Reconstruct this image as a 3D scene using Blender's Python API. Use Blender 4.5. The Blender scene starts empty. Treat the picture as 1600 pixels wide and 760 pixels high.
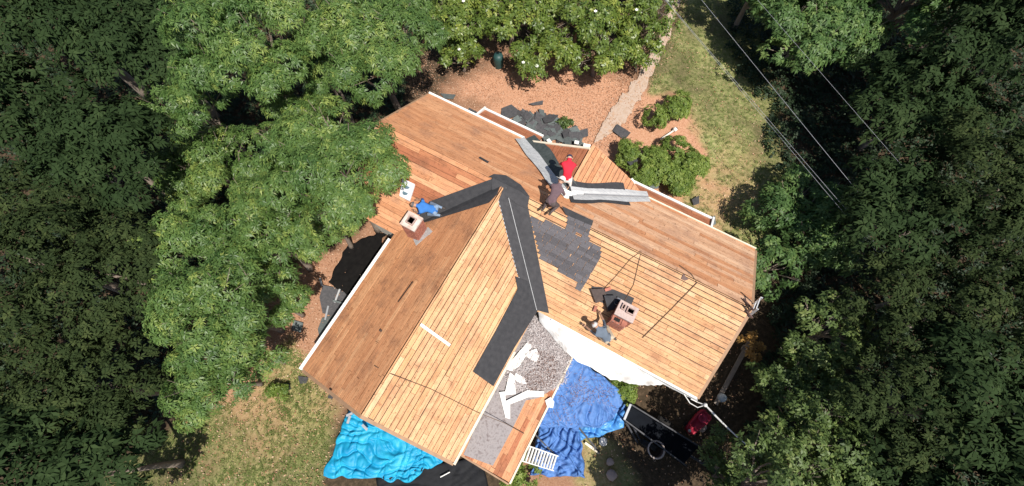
import bpy, bmesh, math, random
import numpy as np
from mathutils import Vector, Matrix, noise

random.seed(7)
SC = bpy.context.scene
COL = SC.collection

# ------------------------------------------------------------------ camera
TH, PSI, ROLL, F = 0.348211, 0.487135, -0.017009, 727.44
CAM = np.array([1.671, -6.337, 18.7])
_r = np.array([math.cos(PSI), math.sin(PSI), 0.0])
_u = np.array([-math.sin(PSI), math.cos(PSI), 0.0])
FW = _u * math.sin(TH) + np.array([0, 0, -math.cos(TH)])
_up = _u * math.cos(TH) + np.array([0, 0, math.sin(TH)])
RT = _r * math.cos(ROLL) - _up * math.sin(ROLL)
UP = _r * math.sin(ROLL) + _up * math.cos(ROLL)
cam_data = bpy.data.cameras.new("camera")
cam = bpy.data.objects.new("camera", cam_data)
COL.objects.link(cam)
cam.matrix_world = Matrix((
    (RT[0], UP[0], -FW[0], CAM[0]), (RT[1], UP[1], -FW[1], CAM[1]),
    (RT[2], UP[2], -FW[2], CAM[2]), (0, 0, 0, 1)))
cam_data.sensor_fit = 'HORIZONTAL'
cam_data.sensor_width = 36.0
cam_data.lens = 36.0 * F / 1600.0
cam_data.clip_start = 0.1
cam_data.clip_end = 2000
SC.camera = cam

# ------------------------------------------------------------------ light
SUN_DIR = Vector((0.87, -0.50, 0)).normalized()
SUN_EL = math.radians(62)
sun_vec = Vector((SUN_DIR.x * math.cos(SUN_EL), SUN_DIR.y * math.cos(SUN_EL), math.sin(SUN_EL)))
sd = bpy.data.lights.new("sun", 'SUN')
sd.energy = 4.9
sd.angle = math.radians(0.5)
sd.color = (1.0, 0.955, 0.89)
so = bpy.data.objects.new("sun", sd)
so.rotation_euler = sun_vec.to_track_quat('Z', 'Y').to_euler()
so.location = (0, 0, 40)
COL.objects.link(so)
world = bpy.data.worlds.new("World")
SC.world = world
world.use_nodes = True
wn = world.node_tree
for n in list(wn.nodes):
    wn.nodes.remove(n)
wo = wn.nodes.new('ShaderNodeOutputWorld')
wb = wn.nodes.new('ShaderNodeBackground')
ws = wn.nodes.new('ShaderNodeTexSky')
ws.sky_type = 'NISHITA'
ws.sun_disc = False
ws.sun_elevation = SUN_EL
ws.sun_rotation = math.atan2(SUN_DIR.x, SUN_DIR.y)
wb.inputs[1].default_value = 0.075
wn.links.new(ws.outputs[0], wb.inputs[0])
wn.links.new(wb.outputs[0], wo.inputs[0])
SC.view_settings.view_transform = 'Standard'
SC.view_settings.look = 'None'
SC.view_settings.exposure = 0.42
SC.view_settings.gamma = 1.0
SC.render.engine = 'CYCLES'
SC.cycles.max_bounces = 5
SC.cycles.transparent_max_bounces = 6


# ------------------------------------------------------------------ survey helpers
def ray(x, y):
    return FW + RT * ((x - 800) / F) - UP * ((y - 380) / F)


def onz(x, y, z):
    d = ray(x, y)
    return CAM + d * ((z - CAM[2]) / d[2])


def onplane(x, y, p0, n):
    d = ray(x, y)
    n = np.array(n, float)
    return CAM + d * (((np.array(p0) - CAM) @ n) / (d @ n))


def imgdir(dx, dy):
    v = _r * dx - _u * dy
    return math.atan2(v[1], v[0])


EZ, H, WN, WS = 2.7, 1.64, 2.86, 2.99      # eave height, rise, north and south half spans
RZ = EZ + H
X0, X1 = -7.2, 6.82
XW, W2, L = -2.04, 2.92, 8.45              # wing axis, half span, end
PL = {
    'ne': ((0, 0, RZ), (0, H, WN)),
    'sw': ((0, 0, RZ), (0, -H, WS)),
    'wr': ((XW, 0, RZ), (H, 0, W2)),
    'wl': ((XW, 0, RZ), (-H, 0, W2)),
}


def unit(v):
    v = np.array(v, float)
    return v / np.linalg.norm(v)


def on(pl, x, y, off=0.0):
    p0, n = PL[pl]
    nn = unit(n)
    return onplane(x, y, np.array(p0) + nn * off, n)


# ------------------------------------------------------------------ materials
MATS = {}


def nt_new(name):
    m = bpy.data.materials.new(name)
    m.use_nodes = True
    t = m.node_tree
    return m, t, t.nodes['Principled BSDF']


def ramp(t, stops):
    r = t.nodes.new('ShaderNodeValToRGB')
    e = r.color_ramp.elements
    while len(e) < len(stops):
        e.new(0.5)
    for k, (p, c) in enumerate(stops):
        e[k].position = p
        e[k].color = (*c, 1)
    return r


def mat(name, c1, c2=None, scale=8.0, rough=0.7, metal=0.0, bump=0.0, stretch=None, detail=5.0, rnd=0.0, spec=0.4, bscale=None, c3=None):
    """noise-mixed surface; rnd shifts value per object"""
    if name in MATS:
        return MATS[name]
    m, t, b = nt_new(name)
    c2 = c2 or tuple(x * 0.75 for x in c1)
    tc = t.nodes.new('ShaderNodeTexCoord')
    mp = t.nodes.new('ShaderNodeMapping')
    if stretch:
        mp.inputs['Scale'].default_value = stretch
    t.links.new(tc.outputs['Object'], mp.inputs[0])
    nz = t.nodes.new('ShaderNodeTexNoise')
    nz.inputs['Scale'].default_value = scale
    nz.inputs['Detail'].default_value = detail
    t.links.new(mp.outputs[0], nz.inputs['Vector'])
    st = [(0.3, c1), (0.7, c2)] if c3 is None else [(0.3, c1), (0.52, c2), (0.72, c3)]
    r = ramp(t, st)
    t.links.new(nz.outputs[0], r.inputs[0])
    out = r.outputs[0]
    if rnd:
        oi = t.nodes.new('ShaderNodeObjectInfo')
        mr = t.nodes.new('ShaderNodeMapRange')
        mr.inputs[3].default_value = 1 - rnd
        mr.inputs[4].default_value = 1 + rnd
        t.links.new(oi.outputs['Random'], mr.inputs[0])
        hs = t.nodes.new('ShaderNodeHueSaturation')
        t.links.new(mr.outputs[0], hs.inputs['Value'])
        t.links.new(out, hs.inputs['Color'])
        out = hs.outputs[0]
    t.links.new(out, b.inputs['Base Color'])
    b.inputs['Roughness'].default_value = rough
    b.inputs['Metallic'].default_value = metal
    b.inputs['Specular IOR Level'].default_value = spec
    if bump:
        bp = t.nodes.new('ShaderNodeBump')
        bp.inputs['Strength'].default_value = bump
        bp.inputs['Distance'].default_value = 0.02
        n2 = t.nodes.new('ShaderNodeTexNoise')
        n2.inputs['Scale'].default_value = bscale or scale * 3
        n2.inputs['Detail'].default_value = 4
        t.links.new(mp.outputs[0], n2.inputs['Vector'])
        t.links.new(n2.outputs[0], bp.inputs['Height'])
        t.links.new(bp.outputs[0], b.inputs['Normal'])
    MATS[name] = m
    return m


def wood(name, cols, knots=0.5, stain=(0.10, 0.05, 0.025), stain_amt=0.35):
    """sheathing board: per-board tone, grain along local X, knots and stains"""
    m, t, b = nt_new(name)
    oi = t.nodes.new('ShaderNodeObjectInfo')
    tc = t.nodes.new('ShaderNodeTexCoord')
    r0 = ramp(t, [(i / (len(cols) - 1), c) for i, c in enumerate(cols)])
    t.links.new(oi.outputs['Random'], r0.inputs[0])
    mp = t.nodes.new('ShaderNodeMapping')
    mp.inputs['Scale'].default_value = (1.2, 14, 14)
    t.links.new(tc.outputs['Object'], mp.inputs[0])
    off = t.nodes.new('ShaderNodeVectorMath')
    off.operation = 'ADD'
    cmb = t.nodes.new('ShaderNodeMath')
    cmb.operation = 'MULTIPLY'
    cmb.inputs[1].default_value = 93.0
    t.links.new(oi.outputs['Random'], cmb.inputs[0])
    t.links.new(mp.outputs[0], off.inputs[0])
    t.links.new(cmb.outputs[0], off.inputs[1])
    g = t.nodes.new('ShaderNodeTexNoise')
    g.inputs['Scale'].default_value = 2.0
    g.inputs['Detail'].default_value = 6
    t.links.new(off.outputs[0], g.inputs['Vector'])
    gr = ramp(t, [(0.25, (0.62, 0.55, 0.5)), (0.5, (1, 1, 1)), (0.8, (1.0, 0.9, 0.8))])
    t.links.new(g.outputs[0], gr.inputs[0])
    mx = t.nodes.new('ShaderNodeMix')
    mx.data_type = 'RGBA'
    mx.blend_type = 'MULTIPLY'
    mx.inputs[0].default_value = 0.8
    t.links.new(r0.outputs[0], mx.inputs[6])
    t.links.new(gr.outputs[0], mx.inputs[7])
    # stains over neighbouring boards (world-like object space of the roof)
    geo = t.nodes.new('ShaderNodeNewGeometry')
    s = t.nodes.new('ShaderNodeTexNoise')
    s.inputs['Scale'].default_value = 1.3
    s.inputs['Detail'].default_value = 7
    s.inputs['Roughness'].default_value = 0.65
    t.links.new(geo.outputs['Position'], s.inputs['Vector'])
    sr = ramp(t, [(0.50, (0, 0, 0)), (0.72, (1, 1, 1))])
    t.links.new(s.outputs[0], sr.inputs[0])
    sm = t.nodes.new('ShaderNodeMath')
    sm.operation = 'MULTIPLY'
    sm.inputs[1].default_value = stain_amt
    t.links.new(sr.outputs[0], sm.inputs[0])
    mx2 = t.nodes.new('ShaderNodeMix')
    mx2.data_type = 'RGBA'
    t.links.new(sm.outputs[0], mx2.inputs[0])
    t.links.new(mx.outputs[2], mx2.inputs[6])
    mx2.inputs[7].default_value = (*stain, 1)
    g2 = t.nodes.new('ShaderNodeTexNoise')
    g2.inputs['Scale'].default_value = 9
    g2.inputs['Detail'].default_value = 5
    g2.inputs['Roughness'].default_value = .8
    t.links.new(geo.outputs['Position'], g2.inputs['Vector'])
    gr2 = ramp(t, [(.34, (.45, .38, .34)), (.46, (1, 1, 1)), (.6, (1, 1, 1)), (.72, (1.25, 1.2, 1.15))])
    t.links.new(g2.outputs[0], gr2.inputs[0])
    mxg = t.nodes.new('ShaderNodeMix')
    mxg.data_type = 'RGBA'
    mxg.blend_type = 'MULTIPLY'
    mxg.inputs[0].default_value = .6
    t.links.new(mx2.outputs[2], mxg.inputs[6])
    t.links.new(gr2.outputs[0], mxg.inputs[7])
    mx2 = mxg
    mp3 = t.nodes.new('ShaderNodeMapping')
    mp3.inputs['Scale'].default_value = (1.6, 42, 42)
    t.links.new(tc.outputs['Object'], mp3.inputs[0])
    of3 = t.nodes.new('ShaderNodeVectorMath')
    of3.operation = 'ADD'
    t.links.new(mp3.outputs[0], of3.inputs[0])
    t.links.new(cmb.outputs[0], of3.inputs[1])
    st3 = t.nodes.new('ShaderNodeTexNoise')
    st3.inputs['Scale'].default_value = 1.0
    st3.inputs['Detail'].default_value = 3
    t.links.new(of3.outputs[0], st3.inputs['Vector'])
    sr3 = ramp(t, [(.56, (1, 1, 1)), (.70, (.42, .33, .27))])
    t.links.new(st3.outputs[0], sr3.inputs[0])
    mxs = t.nodes.new('ShaderNodeMix')
    mxs.data_type = 'RGBA'
    mxs.blend_type = 'MULTIPLY'
    mxs.inputs[0].default_value = .7
    t.links.new(mx2.outputs[2], mxs.inputs[6])
    t.links.new(sr3.outputs[0], mxs.inputs[7])
    mx2 = mxs
    # knots
    v = t.nodes.new('ShaderNodeTexVoronoi')
    v.inputs['Scale'].default_value = 4.6
    t.links.new(geo.outputs['Position'], v.inputs['Vector'])
    vr = ramp(t, [(0.07, (1, 1, 1)), (0.15, (0, 0, 0))])
    t.links.new(v.outputs['Distance'], vr.inputs[0])
    km = t.nodes.new('ShaderNodeMath')
    km.operation = 'MULTIPLY'
    km.inputs[1].default_value = knots
    t.links.new(vr.outputs[0], km.inputs[0])
    mx3 = t.nodes.new('ShaderNodeMix')
    mx3.data_type = 'RGBA'
    t.links.new(km.outputs[0], mx3.inputs[0])
    t.links.new(mx2.outputs[2], mx3.inputs[6])
    mx3.inputs[7].default_value = (0.09, 0.045, 0.02, 1)
    t.links.new(mx3.outputs[2], b.inputs['Base Color'])
    b.inputs['Roughness'].default_value = 0.8
    b.inputs['Specular IOR Level'].default_value = 0.25
    MATS[name] = m
    return m


def foliage(name, dark, mid, light, trans=0.3, rough=0.5):
    m, t, b = nt_new(name)
    at = t.nodes.new('ShaderNodeAttribute')
    at.attribute_name = 'tint'
    r = ramp(t, [(0.0, dark), (0.55, mid), (1.0, light)])
    t.links.new(at.outputs['Fac'], r.inputs[0])
    t.links.new(r.outputs[0], b.inputs['Base Color'])
    b.inputs['Roughness'].default_value = rough
    b.inputs['Specular IOR Level'].default_value = 0.4 if rough < .5 else (.28 if rough < .65 else .08)
    tr = t.nodes.new('ShaderNodeBsdfTranslucent')
    hs = t.nodes.new('ShaderNodeHueSaturation')
    hs.inputs['Value'].default_value = 1.5
    t.links.new(r.outputs[0], hs.inputs['Color'])
    t.links.new(hs.outputs[0], tr.inputs[0])
    mx = t.nodes.new('ShaderNodeMixShader')
    mx.inputs[0].default_value = trans
    t.links.new(b.outputs[0], mx.inputs[1])
    t.links.new(tr.outputs[0], mx.inputs[2])
    t.links.new(mx.outputs[0], t.nodes['Material Output'].inputs[0])
    MATS[name] = m
    return m


W_PALE = wood('pale_pine', [(.63, .375, .19), (.57, .32, .155), (.67, .42, .225), (.60, .345, .17), (.70, .455, .26), (.54, .29, .14)], .6, (.28, .12, .07), .6)
W_GOLD = wood('golden_pine', [(.60, .345, .18), (.545, .295, .15), (.64, .385, .21), (.57, .315, .162), (.67, .425, .24)], .6, (.25, .10, .055), .55)
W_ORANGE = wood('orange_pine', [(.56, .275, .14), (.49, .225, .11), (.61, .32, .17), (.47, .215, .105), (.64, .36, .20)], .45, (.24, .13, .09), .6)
W_TAN = wood('tan_pine', [(.60, .36, .22), (.53, .30, .175), (.66, .42, .265), (.56, .32, .19), (.68, .45, .29)], .5, (.27, .15, .11), .55)
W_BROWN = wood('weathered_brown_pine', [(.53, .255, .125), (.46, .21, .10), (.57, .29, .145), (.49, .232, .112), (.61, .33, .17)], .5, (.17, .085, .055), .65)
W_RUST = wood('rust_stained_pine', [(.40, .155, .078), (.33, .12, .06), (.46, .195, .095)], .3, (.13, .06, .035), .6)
DECK = mat('attic_shade_wood', (.035, .02, .012), (.02, .012, .008), 5)  # attic shade put into the deck's colour, seen through the board gaps
WHITE = mat('white_paint', (.80, .79, .75), (.66, .64, .59), 3, .5)
CREAM = mat('cream_paint', (.72, .64, .5), (.62, .52, .38), 4, .6)
FELT = mat('black_felt', (.026, .026, .029), (.042, .041, .044), 7, .8, bump=.25, bscale=160)
FELT2 = mat('charcoal_felt', (.040, .039, .042), (.060, .058, .061), 6, .85, bump=.25, bscale=140)
FELT_GREY = mat('grey_felt', (.21, .185, .18), (.29, .26, .255), 9, .9, bump=.3, bscale=120, c3=(.16, .13, .125))
SHING = mat('grey_shingle', (.075, .070, .076), (.115, .107, .112), 25, .9, rnd=.22, bump=.3, bscale=200)
SHING_D = mat('dark_shingle', (.045, .045, .048), (.08, .075, .077), 12, .9, rnd=.3, bump=.3, bscale=120)
SHING_G = mat('greenish_shingle', (.075, .09, .088), (.12, .135, .13), 12, .9, rnd=.25)
METAL = mat('galvanised_metal', (.56, .555, .54), (.40, .40, .40), 5, .5, .25, stretch=(1, 4, 1), bump=.4, bscale=14)
ALU = mat('aluminium', (.72, .72, .72), (.6, .6, .6), 10, .4, .5)
CHALK = mat('chalk_line', (.55, .55, .54), (.4, .4, .4), 14, .9)
ROPE = mat('dark_line', (.10, .06, .04), (.16, .1, .06), 20, .9)
MORTAR = mat('mortar', (.50, .40, .36), (.42, .31, .27), 14, .9, bump=.4, bscale=60)
BRICK = mat('brick', (.46, .18, .12), (.26, .09, .06), 8, .85, rnd=.2, bump=.3, bscale=50)
SOOT = mat('soot', (.012, .011, .01), (.02, .018, .016), 10, .95)


# ------------------------------------------------------------------ mesh helpers
def tag(o, label=None, cat=None, group=None, kind=None):
    if label:
        o['label'] = label
    if cat:
        o['category'] = cat
    if group:
        o['group'] = group
    if kind:
        o['kind'] = kind
    return o


def obj(name, verts, faces, m, parent=None, smooth=False, at=None):
    """one mesh object; verts given in world space, stored about its own origin"""
    v = np.array(verts, float)
    if at is None:
        o3 = Vector((0, 0, 0)) if parent is None else Vector((0, 0, 0))
        if parent is None:
            c = v.mean(axis=0)
            o3 = Vector((c[0], c[1], v[:, 2].min()))
    else:
        o3 = Vector(at)
    base = Vector((0, 0, 0))
    if parent is not None:
        base = Vector(parent.get('_w', (0, 0, 0)))
        o3 = base
    me = bpy.data.meshes.new(name)
    me.from_pydata([tuple(p) for p in (v - np.array(o3))], [], faces)
    if isinstance(m, (list, tuple)):
        for k in m:
            me.materials.append(k)
    elif m:
        me.materials.append(m)
    if smooth:
        me.polygons.foreach_set('use_smooth', [True] * len(me.polygons))
    o = bpy.data.objects.new(name, me)
    COL.objects.link(o)
    if parent is not None:
        o.parent = parent
        o['_w'] = tuple(base)
    else:
        o.location = o3
        o['_w'] = tuple(o3)
    return o


def empty(name, loc, label=None, cat=None, group=None, kind=None):
    o = bpy.data.objects.new(name, None)
    o.location = Vector(loc)
    o.empty_display_size = 0.2
    COL.objects.link(o)
    o['_w'] = tuple(float(x) for x in loc)
    tag(o, label, cat, group, kind)
    return o


class MB:
    """collects shapes of one piece"""
    def __init__(s):
        s.v = []
        s.f = []

    def add(s, vs, fs):
        k = len(s.v)
        s.v += [tuple(map(float, p)) for p in vs]
        s.f += [tuple(i + k for i in f) for f in fs]
        return s

    def box(s, c, size, ax=None):
        """box with centre c, full sizes, axes ax (3 unit vectors)"""
        ax = ax if ax is not None else np.eye(3)
        c = np.array(c, float)
        vs = []
        for dz in (-.5, .5):
            for dx, dy in ((-.5, -.5), (.5, -.5), (.5, .5), (-.5, .5)):
                vs.append(c + ax[0] * dx * size[0] + ax[1] * dy * size[1] + ax[2] * dz * size[2])
        return s.add(vs, [(3, 2, 1, 0), (4, 5, 6, 7), (0, 1, 5, 4), (1, 2, 6, 5), (2, 3, 7, 6), (3, 0, 4, 7)])

    def bar(s, a, b, w, h, up=(0, 0, 1)):
        a = np.array(a, float)
        b = np.array(b, float)
        d = unit(b - a)
        up = np.array(up, float)
        sd_ = unit(np.cross(up, d))
        n = np.cross(d, sd_)
        return s.box((a + b) / 2, (np.linalg.norm(b - a), w, h), (d, sd_, n))

    def prism(s, poly, n, th):
        """polygon (3-D, coplanar) thickened by th along -n"""
        P = [np.array(p, float) for p in poly]
        n = unit(n)
        nn = np.zeros(3)
        for i in range(len(P)):
            nn += np.cross(P[i], P[(i + 1) % len(P)])
        if nn @ n < 0:
            P = P[::-1]
        k = len(P)
        vs = P + [p - n * th for p in P]
        fs = [tuple(range(k)), tuple(range(2 * k - 1, k - 1, -1))]
        for i in range(k):
            j = (i + 1) % k
            fs.append((i, i + k, j + k, j))
        return s.add(vs, fs)

    def tube(s, pts, rad, sides=6, cap=True):
        P = [np.array(p, float) for p in pts]
        if not isinstance(rad, (list, tuple, np.ndarray)):
            rad = [rad] * len(P)
        base = len(s.v)
        t0 = unit(P[1] - P[0])
        ref = np.array([0, 0, 1.0]) if abs(t0[2]) < .9 else np.array([1.0, 0, 0])
        for i, p in enumerate(P):
            tg = unit(P[min(i + 1, len(P) - 1)] - P[max(i - 1, 0)])
            a = unit(np.cross(tg, ref))
            b = np.cross(tg, a)
            for k in range(sides):
                q = p + (a * math.cos(2 * math.pi * k / sides) + b * math.sin(2 * math.pi * k / sides)) * rad[i]
                s.v.append(tuple(q))
        for i in range(len(P) - 1):
            for k in range(sides):
                j = (k + 1) % sides
                s.f.append((base + i * sides + k, base + i * sides + j, base + (i + 1) * sides + j, base + (i + 1) * sides + k))
        if cap:
            s.f.append(tuple(base + k for k in range(sides - 1, -1, -1)))
            s.f.append(tuple(base + (len(P) - 1) * sides + k for k in range(sides)))
        return s

    def lathe(s, c, prof, sides=16):
        base = len(s.v)
        for r_, z in prof:
            for k in range(sides):
                a = 2 * math.pi * k / sides
                s.v.append((c[0] + r_ * math.cos(a), c[1] + r_ * math.sin(a), c[2] + z))
        for i in range(len(prof) - 1):
            for k in range(sides):
                j = (k + 1) % sides
                s.f.append((base + i * sides + k, base + i * sides + j, base + (i + 1) * sides + j, base + (i + 1) * sides + k))
        return s

    def build(s, name, m, parent=None, smooth=False, at=None):
        return obj(name, s.v, s.f, m, parent, smooth, at)


def clip(poly, inside, cross):
    out = []
    for i in range(len(poly)):
        a, b = poly[i], poly[(i + 1) % len(poly)]
        ia, ib = inside(a), inside(b)
        if ia:
            out.append(a)
        if ia != ib:
            out.append(cross(a, b))
    return out


def clip_convex(poly, conv):
    """Sutherland-Hodgman against a CCW convex polygon"""
    for i in range(len(conv)):
        a, b = conv[i], conv[(i + 1) % len(conv)]
        ex, ey = b[0] - a[0], b[1] - a[1]

        def sd_(p):
            return ex * (p[1] - a[1]) - ey * (p[0] - a[0])

        def cr(p, q):
            sp, sq = sd_(p), sd_(q)
            t = sp / (sp - sq)
            return (p[0] + (q[0] - p[0]) * t, p[1] + (q[1] - p[1]) * t)
        poly = clip(poly, lambda p: sd_(p) >= 0, cr)
        if len(poly) < 3:
            return []
    return poly


def ccw(P):
    a = sum(P[i][0] * P[(i + 1) % len(P)][1] - P[(i + 1) % len(P)][0] * P[i][1] for i in range(len(P)))
    return P if a > 0 else P[::-1]


def area(P):
    return abs(sum(P[i][0] * P[(i + 1) % len(P)][1] - P[(i + 1) % len(P)][0] * P[i][1] for i in range(len(P)))) / 2


def lay_boards(parent, O, udir, vdir, poly, width, mats, gap=(.006, .016), blen=(1.6, 4.2), rng=None, skip=None, gaps_at=()):
    """sheathing boards one by one over a convex region (u along the board, v up the slope)"""
    rng = rng or random.Random(1)
    O = np.array(O, float)
    ud, vd = unit(udir), unit(vdir)
    n = unit(np.cross(ud, vd))
    if n[2] < 0:
        n = -n
    conv = ccw(poly)
    v0, v1 = min(p[1] for p in conv), max(p[1] for p in conv)
    u0, u1 = min(p[0] for p in conv), max(p[0] for p in conv)
    v = v0
    while v < v1 - .02:
        w = width * rng.uniform(.93, 1.06)
        g = rng.uniform(*gap)
        u = u0 - rng.uniform(0, blen[1])
        while u < u1:
            ln = rng.uniform(*blen)
            gu = rng.uniform(.002, .012)
            sk = rng.uniform(-.003, .003)
            rect = [(u, v + sk), (u + ln - gu, v - sk), (u + ln - gu, v + w - g - sk), (u, v + w - g + sk)]
            c = clip_convex(rect, conv)
            u += ln
            if not c or area(c) < .012:
                continue
            if skip and all(skip(*p) for p in c):
                continue
            mu = (min(p[0] for p in c) + max(p[0] for p in c)) / 2
            if any(abs(mu - a) < b_ and abs((v + w / 2) - c_) < d_ for a, b_, c_, d_ in gaps_at):
                continue
            top = rng.uniform(.022, .030)
            k = len(c)
            # local frame at board: x along, y up the slope, z out
            oc = (sum(p[0] for p in c) / k, sum(p[1] for p in c) / k)
            vs = [(p[0] - oc[0], p[1] - oc[1], top) for p in c] + [(p[0] - oc[0], p[1] - oc[1], 0.0) for p in c]
            fs = [tuple(range(k)), tuple(range(2 * k - 1, k - 1, -1))] + [(i, i + k, (i + 1) % k + k, (i + 1) % k) for i in range(k)]
            hand = np.cross(ud, vd) @ n
            if hand < 0:
                fs = [f[::-1] for f in fs]
            me = bpy.data.meshes.new('board')
            me.from_pydata(vs, [], fs)
            me.materials.append(mats[rng.randrange(len(mats))])
            o = bpy.data.objects.new('board', me)
            COL.objects.link(o)
            P = O + ud * oc[0] + vd * oc[1] - np.array(parent['_w'])
            o.parent = parent
            o.matrix_local = Matrix((
                (ud[0], vd[0], n[0], P[0]), (ud[1], vd[1], n[1], P[1]), (ud[2], vd[2], n[2], P[2]), (0, 0, 0, 1)))
        v += w


# ------------------------------------------------------------------ ground
def in_poly(x, y, P):
    """vectorised point in polygon"""
    ins = np.zeros(x.shape, bool)
    for i in range(len(P)):
        x1, y1 = P[i][:2]
        x2, y2 = P[i - 1][:2]
        c = ((y1 > y) != (y2 > y)) & (x < (x2 - x1) * (y - y1) / ((y2 - y1) if y2 != y1 else 1e-9) + x1)
        ins ^= c
    return ins


def wob(x, y, s, seed=0.0):
    """smooth cheap noise, about -1..1"""
    return (np.sin(x * 1.7 * s + 1.3 * np.sin(y * 1.1 * s + seed) + seed) + np.sin(y * 2.1 * s + 1.7 * np.sin(x * .9 * s - seed) + 2 * seed) +
            .7 * np.sin((x + y) * 3.7 * s + 2 * np.sin((x - y) * 2.3 * s) + seed)) / 2.7


def gp(pts, z=0.0):
    return [onz(x, y, z) for x, y in pts]


LAWN_R = gp([(1062, 35), (1068, -60), (1180, -60), (1190, 60), (1215, 170), (1260, 420), (1160, 390), (1085, 335), (1060, 310), (1108, 250), (1082, 190), (1080, 150), (1050, 140), (1010, 150), (1030, 90)])
LAWN_B = gp([(250, 690), (330, 640), (420, 590), (452, 520), (490, 585), (530, 640), (505, 760), (480, 1000), (0, 1000), (100, 800)])
GRASS_P = gp([(890, 640), (960, 690), (1000, 760), (960, 800), (900, 760), (905, 700)])
PATH_P = [(1082, -40), (1066, 5), (1050, 60), (1032, 105), (1010, 148), (990, 190), (965, 215), (925, 232), (935, 205), (950, 165), (968, 140), (990, 118), (1010, 85), (1032, 40), (1050, -5), (1062, -45)]


def grass_amt(x, y):
    dx, dy = wob(x, y, 1.3, 2.0) * .35, wob(y, x, 1.5, 5.0) * .35
    g = np.zeros(x.shape)
    for P, a in ((LAWN_R, .9), (LAWN_B, .75), (GRASS_P, .8)):
        for k in range(3):
            g += in_poly(x + dx * (k - .5), y + dy * (1.2 - k), P) * (a / 3)
    g *= .72 + .42 * wob(x, y, .8, 9) + .2 * wob(x, y, 3.1, 4)
    return np.clip(g, 0, 1)


def mulch_amt(x, y):
    m_ = np.zeros(x.shape)
    for cx_, cy_, rx_, ry_, a_ in ((-.3, 5.8, 7.6, 4.6, 1.0), (-6.5, -7.5, 2.6, 5.0, .75), (4.2, -7.2, 2.2, 1.8, .6)):
        d = np.array([(x - cx_) / rx_, (y - cy_) / ry_])
        m_ = np.maximum(m_, a_ * np.clip((1.12 - np.sqrt((d ** 2).sum(axis=0))) * 3 + .5 * wob(x, y, 1.1, 3), 0, 1))
    return m_


def axis(c, half, step, far):
    a = list(np.arange(c - half, c + half + step / 2, step))
    k = step
    hi = [a[-1]]
    lo = [a[0]]
    while hi[-1] < far:
        k *= 1.7
        hi.append(hi[-1] + k)
        lo.append(lo[-1] - k)
    return np.array(sorted(set(np.round(lo + a + hi, 4))))


gx, gy = axis(0, 17, .2, 600), axis(2, 17, .2, 600)
GX, GY = np.meshgrid(gx, gy)
GZ = .03 * wob(GX, GY, .5, 1) + .012 * wob(GX, GY, 2.2, 2) - .03
nx, ny = len(gx), len(gy)
gv = np.stack([GX, GY, GZ], -1).reshape(-1, 3)
idx = np.arange(nx * ny).reshape(ny, nx)
gf = np.stack([idx[:-1, :-1], idx[:-1, 1:], idx[1:, 1:], idx[1:, :-1]], -1).reshape(-1, 4)


def np_mesh(name, v, f, m, attrs=None, loc=None, parent=None, smooth=False):
    """fast quad mesh from arrays"""
    me = bpy.data.meshes.new(name)
    v = np.asarray(v, np.float32)
    loc = np.zeros(3, np.float32) if loc is None else np.asarray(loc, np.float32)
    v = v - loc
    me.vertices.add(len(v))
    me.vertices.foreach_set('co', v.ravel())
    k = f.shape[1]
    me.loops.add(f.size)
    me.loops.foreach_set('vertex_index', np.asarray(f, np.int32).ravel())
    me.polygons.add(len(f))
    me.polygons.foreach_set('loop_start', np.arange(0, f.size, k, dtype=np.int32))
    me.polygons.foreach_set('loop_total', np.full(len(f), k, np.int32))
    if smooth:
        me.polygons.foreach_set('use_smooth', np.ones(len(f), bool))
    for an, (dom, arr) in (attrs or {}).items():
        a = me.attributes.new(an, 'FLOAT', dom)
        a.data.foreach_set('value', np.asarray(arr, np.float32).ravel())
    me.update()
    me.validate()
    if m:
        me.materials.append(m)
    o = bpy.data.objects.new(name, me)
    COL.objects.link(o)
    if parent is not None:
        o.parent = parent
        o.location = Vector(loc.tolist()) - Vector(parent['_w'])
        o['_w'] = tuple(loc.tolist())
    else:
        o.location = loc.tolist()
        o['_w'] = tuple(loc.tolist())
    return o


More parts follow.
